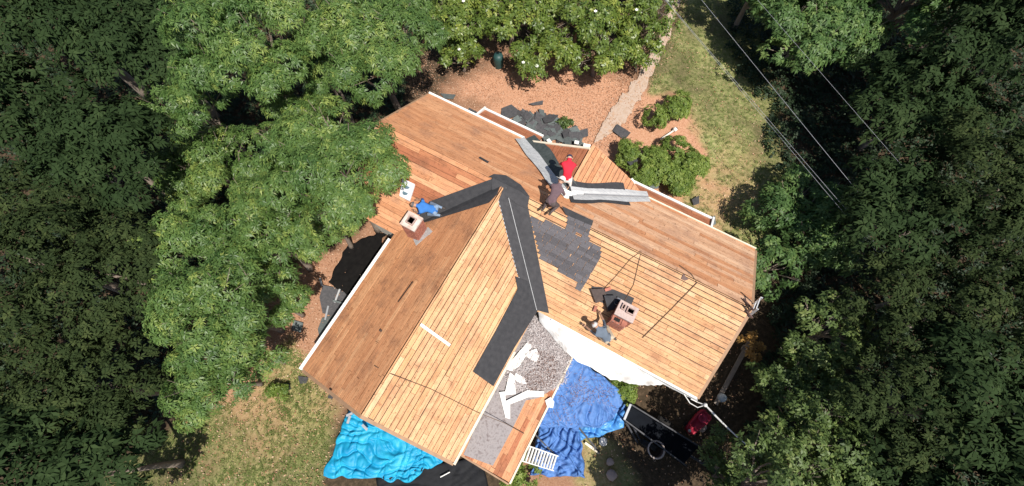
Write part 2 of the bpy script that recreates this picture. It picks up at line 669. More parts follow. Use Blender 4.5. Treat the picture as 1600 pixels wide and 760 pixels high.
def ground_material():
    m, t, b = nt_new('earth_mulch_and_grass')
    geo = t.nodes.new('ShaderNodeNewGeometry')

    def nz(scale, detail=6, rough=.6):
        n = t.nodes.new('ShaderNodeTexNoise')
        n.inputs['Scale'].default_value = scale
        n.inputs['Detail'].default_value = detail
        n.inputs['Roughness'].default_value = rough
        t.links.new(geo.outputs['Position'], n.inputs['Vector'])
        return n

    def mix(fac, a, bb):
        x = t.nodes.new('ShaderNodeMix')
        x.data_type = 'RGBA'
        t.links.new(fac, x.inputs[0])
        t.links.new(a, x.inputs[6])
        t.links.new(bb, x.inputs[7])
        return x.outputs[2]

    def att(n):
        a = t.nodes.new('ShaderNodeAttribute')
        a.attribute_name = n
        return a.outputs['Fac']
    n1 = nz(7)
    dirt = ramp(t, [(.25, (.035, .026, .016)), (.5, (.062, .043, .026)), (.75, (.12, .08, .05))])
    t.links.new(n1.outputs[0], dirt.inputs[0])
    n2 = nz(13, 8, .75)
    mul = ramp(t, [(.22, (.24, .11, .062)), (.42, (.41, .205, .118)), (.58, (.50, .28, .175)), (.78, (.62, .42, .30))])
    t.links.new(n2.outputs[0], mul.inputs[0])
    n3 = nz(9, 7, .7)
    gr = ramp(t, [(.25, (.10, .14, .04)), (.45, (.20, .225, .075)), (.6, (.33, .30, .135)), (.78, (.50, .39, .23))])
    t.links.new(n3.outputs[0], gr.inputs[0])
    c = mix(att('mulch'), dirt.outputs[0], mul.outputs[0])
    c = mix(att('grass'), c, gr.outputs[0])
    t.links.new(c, b.inputs['Base Color'])
    b.inputs['Roughness'].default_value = .95
    b.inputs['Specular IOR Level'].default_value = .15
    bp = t.nodes.new('ShaderNodeBump')
    bp.inputs['Strength'].default_value = .7
    bp.inputs['Distance'].default_value = .05
    n4 = nz(18, 6, .7)
    t.links.new(n4.outputs[0], bp.inputs['Height'])
    t.links.new(bp.outputs[0], b.inputs['Normal'])
    return m


ground = np_mesh('ground', gv, gf, ground_material(),
                 {'grass': ('POINT', grass_amt(gv[:, 0], gv[:, 1])), 'mulch': ('POINT', mulch_amt(gv[:, 0], gv[:, 1]))}, smooth=True)
tag(ground, 'brown earth yard with orange mulch and dry patchy grass round the house', kind='structure')

pp = gp(PATH_P)
nh = len(PATH_P) // 2
pv, pf = [], []
NR = 90
for i in range(NR):
    t_ = i / (NR - 1) * (nh - 1)
    k0 = min(int(t_), nh - 2)
    fr = t_ - k0
    a = pp[k0] * (1 - fr) + pp[k0 + 1] * fr
    b_ = pp[-1 - k0] * (1 - fr) + pp[-2 - k0] * fr
    e = [.18 * noise.noise(Vector((i * .21, 3, 0))) + .10 * noise.noise(Vector((i * .9, 8, 0))), .18 * noise.noise(Vector((i * .21, 30, 0))) + .10 * noise.noise(Vector((i * .9, 18, 0)))]
    for k in range(7):
        f_ = .20 + .60 * k / 6 + e[0] * (1 - k / 6) + e[1] * (k / 6)
        q = a + (b_ - a) * f_
        pv.append((q[0], q[1], .045 if k in (0, 6) else .055))
    if i:
        for k in range(6):
            s0 = (i - 1) * 7 + k
            pf.append((s0, s0 + 1, s0 + 8, s0 + 7))
path = obj('path', pv, pf, mat('pale_dusty_path', (.38, .26, .18), (.43, .33, .26), 3.0, .95, bump=.8, bscale=22, c3=(.39, .23, .135)))
tag(path, 'pale worn dirt path running up beside the mulch to the top edge', kind='structure')


# ------------------------------------------------------------------ leaf engine
def leaf_quads(C, N, nleaf, ln, wd, droop, rs, tint, upness=(-.25, .45), fold=.10):
    """C centres, N normals -> quads of leaves radiating about every centre"""
    n = len(C)
    ref = np.where(np.abs(N[:, 2:3]) < .9, np.array([[0, 0, 1.0]]), np.array([[1.0, 0, 0]]))
    t1 = np.cross(N, ref)
    t1 /= np.linalg.norm(t1, axis=1, keepdims=True)
    t2 = np.cross(N, t1)
    a = (np.arange(nleaf)[None, :] / nleaf * 2 * math.pi + rs.uniform(0, 6.28, (n, 1)) + rs.uniform(-.35, .35, (n, nleaf)))[..., None]
    up = rs.uniform(upness[0], upness[1], (n, nleaf, 1))
    d = np.cos(a) * t1[:, None] + np.sin(a) * t2[:, None] + N[:, None] * up
    d /= np.linalg.norm(d, axis=2, keepdims=True)
    l = ln * rs.uniform(.6, 1.25, (n, nleaf, 1))
    sd_ = np.cross(d, N[:, None] + rs.uniform(-.5, .5, (n, nleaf, 3)))
    sd_ /= np.linalg.norm(sd_, axis=2, keepdims=True) + 1e-9
    st = C[:, None] + d * l * .08
    mid = st + d * l * .5
    wv = sd_ * wd * l / ln
    lift = N[:, None] * (fold * l)
    tip = st + d * l - np.array([0, 0, 1.0]) * (droop * l)
    q = np.stack([st, mid + wv + lift, tip, mid - wv + lift], axis=2).reshape(-1, 3)
    f = np.arange(len(q)).reshape(-1, 4)
    tt = np.clip(np.repeat(tint, nleaf) + rs.uniform(-.12, .12, n * nleaf), 0, 1)
    return q, f, tt


def crown_clusters(c, R, Hc, nl, rs, dens, flat=.75, lobes=None, lr=(.26, .42), spread=.78):
    """clumps of foliage over the limbs' ends; gaps stay between the clumps"""
    Ls = []
    for i in range(nl):
        rr = R * spread * math.sqrt((i + .35) / nl)
        an = 2.39996 * i + rs.uniform(-.4, .4)
        z = Hc * (1 - (rr / R) ** 2) * rs.uniform(.55, 1.1) + rs.uniform(-.25, .1) * Hc
        Ls.append((c[0] + rr * math.cos(an), c[1] + rr * math.sin(an), c[2] + z, R * rs.uniform(*lr)))
    C, N, T = [], [], []
    for (x, y, z, r_) in Ls:
        k = max(12, int(dens * 4 * math.pi * r_ * r_ * .62))
        d = rs.normal(size=(k * 2, 3))
        d /= np.linalg.norm(d, axis=1, keepdims=True)
        d = d[d[:, 2] > -.3][:k]
        sh = rs.uniform(.62, 1.12, (len(d), 1))
        p = np.array([x, y, z]) + d * r_ * sh * np.array([1, 1, flat])
        # ragged clumps
        keep = wob(p[:, 0] * 1.5, p[:, 1] * 1.5 + p[:, 2], 1.0, x) + rs.uniform(-.5, .5, len(p)) > -.18
        p, d, sh = p[keep], d[keep], sh[keep]
        nn = d + np.array([0, 0, .55])
        nn /= np.linalg.norm(nn, axis=1, keepdims=True)
        C.append(p)
        N.append(nn)
        T.append(np.clip(rs.uniform(.28, .62) + rs.normal(0, .13, len(p)) + (rs.uniform(0, 1, len(p)) > .94) * .35, 0, 1))
    return np.concatenate(C), np.concatenate(N), np.concatenate(T), Ls


BARK = mat('grey_brown_bark', (.17, .13, .10), (.26, .21, .17), 9, .9, bump=.6, bscale=30)
KINDS = {
    'gum': dict(nleaf=11, ln=.15, wd=.020, droop=.3, dens=74, lr=(.22, .34), mat=foliage('sweetgum_leaf', (.052, .112, .028), (.125, .205, .052), (.31, .37, .09), .34, .45)),
    'broad': dict(nleaf=8, ln=.18, wd=.038, droop=.3, dens=40, lr=(.20, .32), mat=foliage('dull_green_leaf', (.040, .088, .026), (.098, .172, .050), (.20, .27, .08), .3)),
    'glossy': dict(nleaf=7, ln=.17, wd=.038, droop=.1, dens=42, lr=(.20, .31), mat=foliage('glossy_yellow_green_leaf', (.050, .095, .020), (.145, .205, .038), (.31, .34, .07), .3, .4)),
    'loose': dict(nleaf=7, ln=.15, wd=.034, droop=.2, dens=36, lr=(.18, .30), mat=foliage('olive_leaf', (.055, .092, .028), (.122, .178, .052), (.24, .285, .088), .32)),
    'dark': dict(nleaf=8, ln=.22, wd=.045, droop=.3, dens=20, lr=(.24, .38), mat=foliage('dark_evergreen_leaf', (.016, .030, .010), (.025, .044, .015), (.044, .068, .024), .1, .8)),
    'bush': dict(nleaf=9, ln=.10, wd=.022, droop=.05, dens=150, lr=(.38, .52), mat=foliage('bright_bush_leaf', (.070, .125, .022), (.18, .25, .05), (.30, .35, .085), .34)),
}


def tree(name, cat, label, px, py, z, R, Hc, kind, seed, nl=14, group=None, lean=(0, 0), dens=1.0, at=None, limbs=True, flat=.75, lr=None, spread=.78):
    """crown centred over (px,py) seen at height z; trunk goes down to the ground"""
    rs = np.random.RandomState(seed)
    c = onz(px, py, z) if at is None else np.array([at[0], at[1], z])
    K = KINDS[kind]
    base = np.array([c[0] + lean[0], c[1] + lean[1], -.05])
    t = empty(name, base, label, cat, group)
    C, N, T, Ls = crown_clusters(c, R, Hc, nl, rs, K['dens'] * dens, flat, lr=lr or K['lr'], spread=spread)
    q, f, tt = leaf_quads(C, N, K['nleaf'], K['ln'], K['wd'], K['droop'], rs, T)
    np_mesh('crown', q, f, K['mat'], {'tint': ('FACE', tt)}, loc=c, parent=t)
    tr = max(.05, R * .055)
    top = np.array([c[0], c[1], c[2] + Hc * .15])
    mid = (base + top) / 2 + np.array([rs.uniform(-.2, .2), rs.uniform(-.2, .2), 0])
    MB().tube([base, base + (mid - base) * .15, mid, top], [tr * 1.5, tr * 1.1, tr * .8, tr * .35], 8).build('trunk', BARK, t, True)
    if limbs:
        for k, (x, y, zz, r_) in enumerate(Ls):
            s_ = base + (top - base) * (.45 + .5 * (k % 5) / 5)
            e = np.array([x, y, zz + r_ * .25])
            m_ = (s_ + e) / 2 + np.array([0, 0, -.12 * R * rs.uniform(0, 1)]) + rs.uniform(-.1, .1, 3)
            w = MB().tube([s_, m_, e], [tr * .42, tr * .28, tr * .1], 5)
            for _ in range(3):
                d = rs.normal(size=3)
                d[2] = abs(d[2]) * .6
                w.tube([m_ + (e - m_) * rs.uniform(.2, .9), e + d / np.linalg.norm(d) * r_ * .95], [tr * .14, tr * .05], 4, False)
            w.build('limb', BARK, t)
    return t, Ls


# ------------------------------------------------------------------ house
house = empty('house', (0, 0, 0), 'house with its gabled roof stripped to bare wooden sheathing boards', 'house')
WALL = mat('pale_siding', (.60, .57, .50), (.52, .48, .42), 2, .7)


def part(name, label=None, parent=house):
    e = bpy.data.objects.new(name, None)
    COL.objects.link(e)
    e.parent = parent
    e['_w'] = parent['_w']
    if label:
        e['label'] = label
    return e


def slab(name, poly, n, th, m, parent, label=None):
    o = MB().prism(poly, n, th).build(name, m, parent)
    if label:
        o['label'] = label
    return o


def pn(pl):
    return unit(PL[pl][1])


# walls
def wall(x0, y0, x1, y1, z1=2.72, th=.14):
    MB().bar((x0, y0, z1 / 2), (x1, y1, z1 / 2), th, z1).build('wall', WALL, house)


wx0, wx1, wyn, wys = X0 + .35, X1 - .45, WN - .45, -(WS - .45)
zt = 2.55
for a in ((wx0, wyn, wx1, wyn), (wx0, wys, XW - W2 + .5, wys), (XW + W2 - .5, wys, wx1, wys)):
    wall(*a, z1=zt)
for x in (wx0, wx1):
    MB().prism([(x, wys, 0), (x, wyn, 0), (x, wyn, zt), (x, 0, RZ - .12), (x, wys, zt)], (1 if x > 0 else -1, 0, 0), .14).build('gable_wall', WALL, house)
wl_, wr_, wy = XW - W2 + .45, XW + W2 - .45, -L + .3
wall(wl_, wys, wl_, wy, z1=zt)
wall(wr_, wys, wr_, wy, z1=zt)
MB().prism([(wl_, wy, 0), (wr_, wy, 0), (wr_, wy, zt), (XW, wy, RZ - .12), (wl_, wy, zt)], (0, -1, 0), .14).build('gable_wall', WALL, house)
GLASS = mat('window_glass', (.03, .04, .05), (.05, .06, .07), 2, .1, spec=.8)
for (x, y, ax) in ((wx1 + .02, -1.2, 0), (wx1 + .02, 1.2, 0), (-3.2, wy - .02, 1), (-.9, wy - .02, 1), (-3.5, wyn + .09, 1), (3.6, wyn + .09, 1)):
    w_ = (.06, 1.1, 1.2) if ax == 0 else (1.1, .06, 1.2)
    wf = MB()
    for s_ in (-.52, .52):
        wf.box((x, y + s_, 1.45) if ax == 0 else (x + s_, y, 1.45), (.07, .08, 1.25) if ax == 0 else (.08, .07, 1.25))
    for z in (.84, 1.45, 2.06):
        wf.box((x, y, z), (.075, .96, .07) if ax == 0 else (.96, .075, .07))
    fr = wf.build('window', WHITE, house)
    MB().box((x, y, 1.45), (.02, .95, 1.14) if ax == 0 else (.95, .02, 1.14)).build('pane', GLASS, fr)

# roof slopes (dark deck below, boards laid on it one by one)
rng = random.Random(11)
sl_n, sl_s, sl_w = math.hypot(WN, H), math.hypot(WS, H), math.hypot(W2, H)
s_ne = part('roof_slope', 'orange bare-board slope facing the mulch yard')
slab('roof_deck', [(X0, WN, EZ), (X1, WN, EZ), (X1, 0, RZ), (X0, 0, RZ)], PL['ne'][1], .09, DECK, s_ne)
lay_boards(s_ne, (0, WN, EZ), (1, 0, 0), (0, -WN, H), [(X0, 0), (.4, 0), (.4, sl_n), (X0, sl_n)], .165, [W_ORANGE], (.008, .022), (2.0, 4.5), rng,
           skip=lambda u, v: abs(u + .15) < 2.5 * (1 - v / 2.15) - .2 and v < 1.9)
lay_boards(s_ne, (0, WN, EZ), (1, 0, 0), (0, -WN, H), [(.404, 0), (X1, 0), (X1, sl_n), (.404, sl_n)], .165, [W_TAN, W_TAN, W_ORANGE], (.008, .022), (2.0, 4.5), rng,
           skip=lambda u, v: abs(u + .15) < 2.5 * (1 - v / 2.15) - .2 and v < 1.9)
s_sw = part('roof_slope', 'pale bare-board slope round the brick chimney')
slab('roof_deck', [(X0, -WS, EZ), (X1, -WS, EZ), (X1, 0, RZ), (X0, 0, RZ)], PL['sw'][1], .09, DECK, s_sw)


def under_wing(u, v):
    """hidden below the wing's roof"""
    return abs(u - XW) < W2 * (1 - v / sl_s) - .25


lay_boards(s_sw, (0, -WS, EZ), (1, 0, 0), (0, WS, H), [(XW, 0), (X1, 0), (X1, sl_s), (XW, sl_s)], .172, [W_PALE, W_PALE, W_GOLD], (.008, .030), (1.2, 3.4), rng, skip=under_wing)
lay_boards(s_sw, (0, -WS, EZ), (1, 0, 0), (0, WS, H), [(X0, 0), (XW - .004, 0), (XW - .004, sl_s), (X0, sl_s)], .18, [W_ORANGE, W_ORANGE, W_RUST], (.005, .014), (1.8, 4), rng, skip=under_wing)
# wing
J = np.array([XW, 0, RZ])
s_wr = part('roof_slope', 'golden bare-board wing slope next to the low porch roof')
IC = np.array([XW + W2, -WS, EZ])
LC = np.array([XW - W2, -WS, EZ])
up6 = pn('wr') * .03
slab('roof_deck', [J + up6, IC + up6, (XW + W2 + up6[0], -L, EZ + up6[2]), (XW + up6[0], -L, RZ + up6[2])], PL['wr'][1], .09, DECK, s_wr)
# u along -Y from y=0, v from eave up
lay_boards(s_wr, np.array([XW + W2, 0, EZ]) + up6, (0, -1, 0), (-W2, 0, H), [(0, sl_w), (WS, 0), (L, 0), (L, sl_w)], .172, [W_GOLD, W_PALE], (.012, .026), (1.0, 3.2), rng)
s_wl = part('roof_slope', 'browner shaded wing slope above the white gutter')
up6l = pn('wl') * .03
slab('roof_deck', [J + up6l, LC + up6l, (XW - W2 + up6l[0], -L, EZ + up6l[2]), (XW + up6l[0], -L, RZ + up6l[2])], PL['wl'][1], .09, DECK, s_wl)
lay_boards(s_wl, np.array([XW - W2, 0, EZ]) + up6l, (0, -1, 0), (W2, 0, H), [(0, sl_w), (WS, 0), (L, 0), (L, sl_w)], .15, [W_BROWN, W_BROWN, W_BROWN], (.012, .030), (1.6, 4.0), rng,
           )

# small front gable toward the mulch yard
GX0, GHW, GY1, GZR, GYM = -.15, 2.62, 3.12, 3.82, .90
gz0 = 2.72
GA, GB = np.array([GX0, GYM, GZR]), np.array([GX0, GY1, GZR])
gs = math.hypot(GHW, GZR - gz0)
PL['gl'] = ((GX0, 0, GZR), (-(GZR - gz0), 0, GHW))
PL['gr'] = ((GX0, 0, GZR), ((GZR - gz0), 0, GHW))
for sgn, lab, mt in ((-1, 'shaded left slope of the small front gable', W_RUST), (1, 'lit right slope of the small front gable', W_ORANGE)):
    sp = part('roof_slope', lab)
    nn = np.array([sgn * (GZR - gz0), 0, GHW])
    of = unit(nn) * .035
    poly = [(2.70, 0), (2.97, gs), (GYM, gs)] if sgn < 0 else [(2.80, 0), (3.06, .286 * gs), (3.27, gs), (GYM, gs)]
    O_g = np.array([GX0 + sgn * GHW, 0, gz0]) + of
    vd_ = unit((-sgn * GHW, 0, GZR - gz0))
    slab('roof_deck', [O_g + np.array([0, 1, 0]) * p[0] + vd_ * p[1] for p in poly], nn, .07, DECK, sp)
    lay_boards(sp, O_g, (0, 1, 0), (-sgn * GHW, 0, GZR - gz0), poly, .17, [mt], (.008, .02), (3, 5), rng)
MB().prism([(GX0 - GHW + .1, 2.74, 2.3), (GX0 + GHW - .1, 2.74, 2.3), (GX0 + GHW - .1, 2.74, gz0 - .05), (GX0, 2.74, GZR - .1), (GX0 - GHW + .1, 2.74, gz0 - .05)], (0, 1, 0), .08).build('gable_wall', WALL, house)

# eave extensions with white gutters
sy = H / WN
for xa, xb, yo in ((-4.95, -2.25, .68), (1.72, 5.08, .52)):
    sp = part('roof_slope', 'rusty strip of roof reaching out past the eave')
    zo = EZ - yo * sy
    ne_n = np.array([0, H, WN])
    dn = -unit(ne_n) * .02
    slab('roof_deck', [np.array(p) + dn for p in ((xa, WN, EZ), (xb, WN, EZ), (xb, WN + yo, zo), (xa, WN + yo, zo))], ne_n, .06, DECK, sp)
    lay_boards(sp, np.array((0, WN + yo, zo)) + dn, (1, 0, 0), (0, -WN, H), [(xa, 0), (xb, 0), (xb, yo * 1.15), (xa, yo * 1.15)], .16, [W_RUST], (.004, .01), (1.5, 3), rng)
    MB().bar((xa - .04, WN + yo + .05, zo), (xb + .02, WN + yo + .05, zo), .085, .12).build('gutter', WHITE, house)
    xs = xa - .04 if xa < 0 else xb + .04
    MB().bar((xs, WN + .02, EZ - .02), (xs, WN + yo + .1, zo), .075, .14).build('fascia', WHITE, house)
    MB().bar((xa, WN + yo - .12, zo / 2), (xb, WN + yo - .12, zo / 2), .1, zo - .15).build('wall', WALL, house)

# trim
MB().bar((X0 - .02, WN + .05, EZ + .0), (-2.75, WN + .05, EZ + .0), .085, .13).build('gutter', WHITE, house)
MB().bar((2.6, WN + .03, EZ + .015), (X1 + .02, WN + .03, EZ + .015), .055, .12).build('fascia', CREAM, house)
MB().bar((XW - W2 - .07, -WS - .25, EZ + .0), (XW - W2 - .07, -L - .06, EZ + .0), .11, .13).build('gutter', WHITE, house)
MB().bar((XW + W2 + .04, -WS - 1.6, EZ + .02), (XW + W2 + .04, -L - .05, EZ + .02), .08, .15).build('fascia', CREAM, house)
MB().bar((XW + W2 + .6, -WS - .04, EZ - .02), (X1, -WS - .04, EZ - .02), .07, .2).build('fascia', WHITE, house)
for sgn in (-1, 1):
    MB().bar((XW, -L - .035, RZ - .03), (XW + sgn * W2, -L - .035, EZ - .03), .05, .16, (0, -1, .01)).build('rake_board', mat('aged_trim', (.36, .22, .13), (.28, .17, .1), 6), house)
for x in (X0 - .03, X1 + .03):
    for yy in (WN, -WS):
        MB().bar((x, 0, RZ - .05), (x, yy, EZ - .05), .05, .16, (1, 0, .01)).build('rake_board', MATS['aged_trim'], house)
# white rake of the front gable
MB().bar((GX0 - GHW - .05, 2.72, gz0 + .07), (GX0 + .03, 3.0, GZR + .09), .075, .07).build('rake_board', CREAM, house)
MB().bar((GX0 + GHW * .70, 3.10, gz0 + .28), (GX0 + GHW * .78, 3.02, gz0 + .22), .16, .1).build('gutter_end', WHITE, house)

# porch roof between the wings
px0, px1, py0, py1 = XW + W2 + .02, 2.70, -8.2, -WS - .02
pz0, pz1 = 2.32, 2.14
PL['porch'] = ((px0, 0, pz0), (pz0 - pz1, 0, px1 - px0))
sp = part('porch_roof', 'low flat porch roof between the wing and the blue tarp')
slab('roof_deck', [(px0, py0, pz0), (px1, py0, pz1), (px1, py1, pz1), (px0, py1, pz0)], PL['porch'][1], .12, DECK, sp)
lay_boards(sp, (px1, 0, pz1), (0, -1, 0), (-(px1 - px0), 0, pz0 - pz1), [(-py1 + .1, 0), (-py0, 0), (-py0, 1.8), (-py1 + .1, 1.8)], .15, [W_RUST, W_ORANGE], (.002, .006), (1.5, 3), rng)
MB().bar((px1 + .03, py1 - .6, pz1 - .02), (px1 + .03, py0, pz1 - .02), .06, .16).build('fascia', CREAM, house)
MB().bar((px0, py0 - .03, (pz0 + pz1) / 2 - .02), (px1, py0 - .03, (pz0 + pz1) / 2 - .04), .05, .16).build('fascia', MATS['aged_trim'], house)
for y in (py0 + .12, (py0 + py1) / 2, py1 - .5):
    MB().box((px1 - .15, y, 1.0), (.1, .1, 2.0)).build('post', WHITE, house)


# chimneys
def chimney(cx, cy, zb, zt_, sx, syy, rot, label, pots, crown_m):
    ch = part('chimney', label)
    ax = np.array([[math.cos(rot), math.sin(rot), 0], [-math.sin(rot), math.cos(rot), 0], [0, 0, 1.0]])
    core = MB().box((cx, cy, (zb + zt_ - .04) / 2), (sx - .03, syy - .03, zt_ - zb - .04), ax)
    core.build('mortar', MORTAR, ch)
    rr = random.Random(int(cx * 10))
    ncrs = int((zt_ - zb) / .078)
    bw = MB()
    for k in range(ncrs):
        z = zb + k * .078 + .035
        o = .1 * (k % 2)
        for side in range(4):
            d = ax[0] if side % 2 == 0 else ax[1]
            e = ax[1] if side % 2 == 0 else ax[0]
            ln_ = sx if side % 2 == 0 else syy
            wd_ = syy if side % 2 == 0 else sx
            sg = 1 if side < 2 else -1
            p = -ln_ / 2 + (o if o else 0)
            if o:
                bw.box(np.array([cx, cy, z]) + e * sg * (wd_ / 2 - .045) + d * (-ln_ / 2 + .044), (.078, .1 + rr.uniform(-.006, .012), .058), (d, e, ax[2]))
            while p < ln_ / 2 - .03:
                q = min(p + .2, ln_ / 2)
                if q - p > .05:
                    bw.box(np.array([cx, cy, z + rr.uniform(-.003, .003)]) + e * sg * (wd_ / 2 - .045 + rr.uniform(0, .008)) + d * ((p + q) / 2), (q - p - .022, .1, .058), (d, e, ax[2]))
                p += .2
    b_ = bw.build('brickwork', BRICK, ch)
    b_['kind'] = 'stuff'
    cap = MB().box((cx, cy, zt_ - .01), (sx * 1.06, syy * 1.06, .09), ax)
    cap.build('mortar_cap', crown_m, ch)
    for (du, dv, r1, r2) in pots:
        c = np.array([cx, cy, zt_ + .035]) + ax[0] * du + ax[1] * dv
        fl = MB()
        for s1, s2, l1, l2 in ((0, 1, r1, .03), (0, -1, r1, .03), (1, 0, .03, r2), (-1, 0, .03, r2)):
            fl.box(c + ax[0] * s1 * (r1 / 2) + ax[1] * s2 * (r2 / 2) + np.array([0, 0, .03]), (l1 + .03 if s2 else .035, .035 if s2 else l2 - .031, .1 if s2 else .098), ax)
        f_ = fl.build('flue', MATS.get('flue_clay') or mat('flue_clay', (.42, .30, .26), (.34, .23, .19), 9), ch)
        MB().box(c + np.array([0, 0, -.01]), (r1 - .02, r2 - .02, .02), ax).build('flue_opening', SOOT, f_)
    return ch


# right chimney on the pale slope
cr = onz(979, 487, 4.05)
ch1 = chimney(cr[0], cr[1], 2.9, 4.05, .60, .50, 0.0, 'short chimney with pale mortar cap and dark flue', [(.10, .05, .22, .18), (-.15, .07, .09, .17)], MORTAR)
MB().box((cr[0] - .06, cr[1] - .33, 3.34), (.50, .22, 1.0)).build('mortar', MORTAR, ch1)
rr = random.Random(3)
bw = MB()
for k in range(14):
    z = 2.80 + k * .078
    p = cr[0] - .32 - .1 * (k % 2)
    while p < cr[0] + .2:
        a, b_ = max(p, cr[0] - .32), min(p + .19, cr[0] + .2)
        if b_ - a > .05:
            bw.box(((a + b_) / 2, cr[1] - .405 - rr.uniform(0, .006), z), (b_ - a - .02, .09, .058))
        p += .2
    for sx_ in (-.32, .2):
        bw.box((cr[0] + sx_, cr[1] - .30, z), (.02, .10, .058))
for a in range(3):
    bw.box((cr[0] - .23 + a * .17, cr[1] - .33, 3.865), (.15, .21, .035))
bw.build('brickwork', BRICK, ch1)['kind'] = 'stuff'
MB().box((cr[0] - .14, cr[1] - .34, 3.875), (.20, .12, .02)).build('flue_opening', SOOT, ch1)
cl = onz(643, 346, 4.3)
ch2 = chimney(cl[0], cl[1], 2.6, 4.3, .54, .52, 0.0, 'tall chimney under the tree with worn white cap', [(0, 0, .25, .25)], mat('whitened_mortar', (.66, .58, .52), (.46, .33, .27), 7, .9, bump=.5, bscale=30))
fz = .06
MB().prism([on('wl', 650, 384, fz), on('wl', 676, 362, fz), on('wl', 669, 355, fz), on('wl', 645, 373, fz)], pn('wl'), .02).build('flashing', METAL, ch2)


# ------------------------------------------------------------------ felt and flashing on the roof
def sheet(name, label, cat, pieces, m, th=.008, group=None, parent=None):
    """one sheet bent over several roof planes; pieces = [(plane, pixel polygon, lift)]"""
    mb = MB()
    for pl, poly, off in pieces:
        mb.prism([on(pl, x, y, off) for x, y in poly], PL[pl][1], th)
    o = mb.build(name, m, parent)
    tag(o, label, cat, group)
    return o


def bent(name, label, cat, rows, m):
    """sheet given as rows of 3-D points (crossways), e.g. edge-valley-edge"""
    R_, Cn = len(rows), len(rows[0])
    vs = [p for r_ in rows for p in r_]
    fs = []
    for i in range(R_ - 1):
        for j in range(Cn - 1):
            a = i * Cn + j
            fs.append((a, a + 1, a + Cn + 1, a + Cn))
    k = len(vs)
    vs2 = vs + [np.array(p) - np.array([0, 0, .008]) for p in vs]
    fs2 = fs + [tuple(x + k for x in f[::-1]) for f in fs]
    rim = [j for j in range(Cn)] + [i * Cn + Cn - 1 for i in range(1, R_)] + [(R_ - 1) * Cn + j for j in range(Cn - 2, -1, -1)] + [i * Cn for i in range(R_ - 2, 0, -1)]
    for i in range(len(rim)):
        a, b_ = rim[i], rim[(i + 1) % len(rim)]
        fs2.append((b_, a, a + k, b_ + k))
    o = obj(name, vs2, fs2, m)
    # outward normals
    bm = bmesh.new()
    bm.from_mesh(o.data)
    bmesh.ops.recalc_face_normals(bm, faces=bm.faces)
    bm.to_mesh(o.data)
    bm.free()
    tag(o, label, cat)
    return o


def lerp(a, b_, t):
    return np.array(a) + (np.array(b_) - np.array(a)) * t


def lift(p, d):
    return np.array(p) + np.array([0, 0, d])


f0 = .075
# left valley felt: upper edge on the main slope, valley line, lower edge on the wing slope
rows = []
for t in np.linspace(0, 1, 9):
    e1 = on('sw', 771 - 100 * t, 279 + 36 * t, f0 + .012 * abs(math.sin(7 * t)))
    vc = lift(lerp(J, LC, .03 + .80 * t), .07)
    e2 = on('wl', 777 - 107 * t, 313 + 33 * t, f0 + .012 * abs(math.sin(6 * t + 1)))
    if t == 0:
        e2 = lift(lerp(J, (XW, -.45, RZ), 1), .08)
    rows.append([e1, lerp(e1, vc, .5) + np.array([0, 0, .015]), vc, lerp(vc, e2, .5) + np.array([0, 0, .02]), e2])
bent('felt_sheet', 'black felt strip bent along the left valley by the tall chimney', 'roofing felt', rows, FELT)
# right valley felt
rows = []
for t in np.linspace(0, 1, 9):
    e1 = on('wr', 779 + 30 * min(1, t * 1.55) + 24 * max(0, t - .62) / .38, 314 + 126 * min(1, t * 1.45) + 46 * max(0, t - .69) / .31, f0 + .01)
    vc = lift(lerp(J, IC, .02 + .98 * t), .085)
    e2 = on('sw', 824 + 34 * t, 318 + 172 * t, f0)
    rows.append([e1, lerp(e1, vc, .5) + np.array([0, 0, .01]), vc, lerp(vc, e2, .5), e2])
rv = bent('felt_sheet', 'wide black felt strip with a pale chalk seam along the right valley', 'roofing felt', rows, FELT2)
seam = MB()
sp_ = [lerp(r_[2], r_[3], .12) + np.array([0, 0, .012]) for r_ in rows]
seam.tube(sp_, .010, 5)
seam.build('seam_line', CHALK, rv)
seam = MB()
for i in range(22):
    k = i / 22 * 6.4
    a, fr = int(k), k - int(k)
    p = lerp(rows[a][0], rows[a + 1][0], fr)
    q = lerp(rows[a][0], rows[a + 1][0], min(1, fr + .15))
    seam.bar(lift(p, .006), lift(q, .006), .018, .006)
seam.build('nail_line', CHALK, rv)
# felt cap over the main ridge at the top of both valleys
rows = []
for k, (a, b_) in enumerate((((764, 276), (768, 296)), ((772, 272), (778, 304)), ((791, 274), (793, 308)), ((814, 289), (812, 322)), ((823, 306), (824, 326)))):
    xr = on('ne', *a, .09)
    rid = np.array([lerp(xr, on('sw', *b_, .09), .45)[0], 0, RZ + .105])
    rows.append([xr, rid, on('sw', *b_, .10)])
bent('felt_sheet', 'black felt cap folded over the ridge where both valleys meet', 'roofing felt', rows, FELT2)
sheet('felt_sheet', 'long black felt strip along the lower edge of the wing roof', 'roofing felt',
      [('wr', [(805, 432), (809, 452), (775, 517), (739, 581), (771, 604), (803, 545), (841, 484), (826, 440)], .10)], FELT)
# torn felt at the top of the shingles and beside the chimney
sheet('felt_scrap', 'dark torn felt strip along the top of the leftover shingles', 'roofing felt', [('sw', [(878, 322), (927, 345), (925, 353), (884, 336)], .045)], FELT)
sheet('felt_scrap', 'grey felt scrap lying under the chimney shadow', 'roofing felt', [('sw', [(924, 448), (941, 449), (960, 453), (991, 466), (986, 478), (962, 480), (930, 470)], .045)], FELT2)

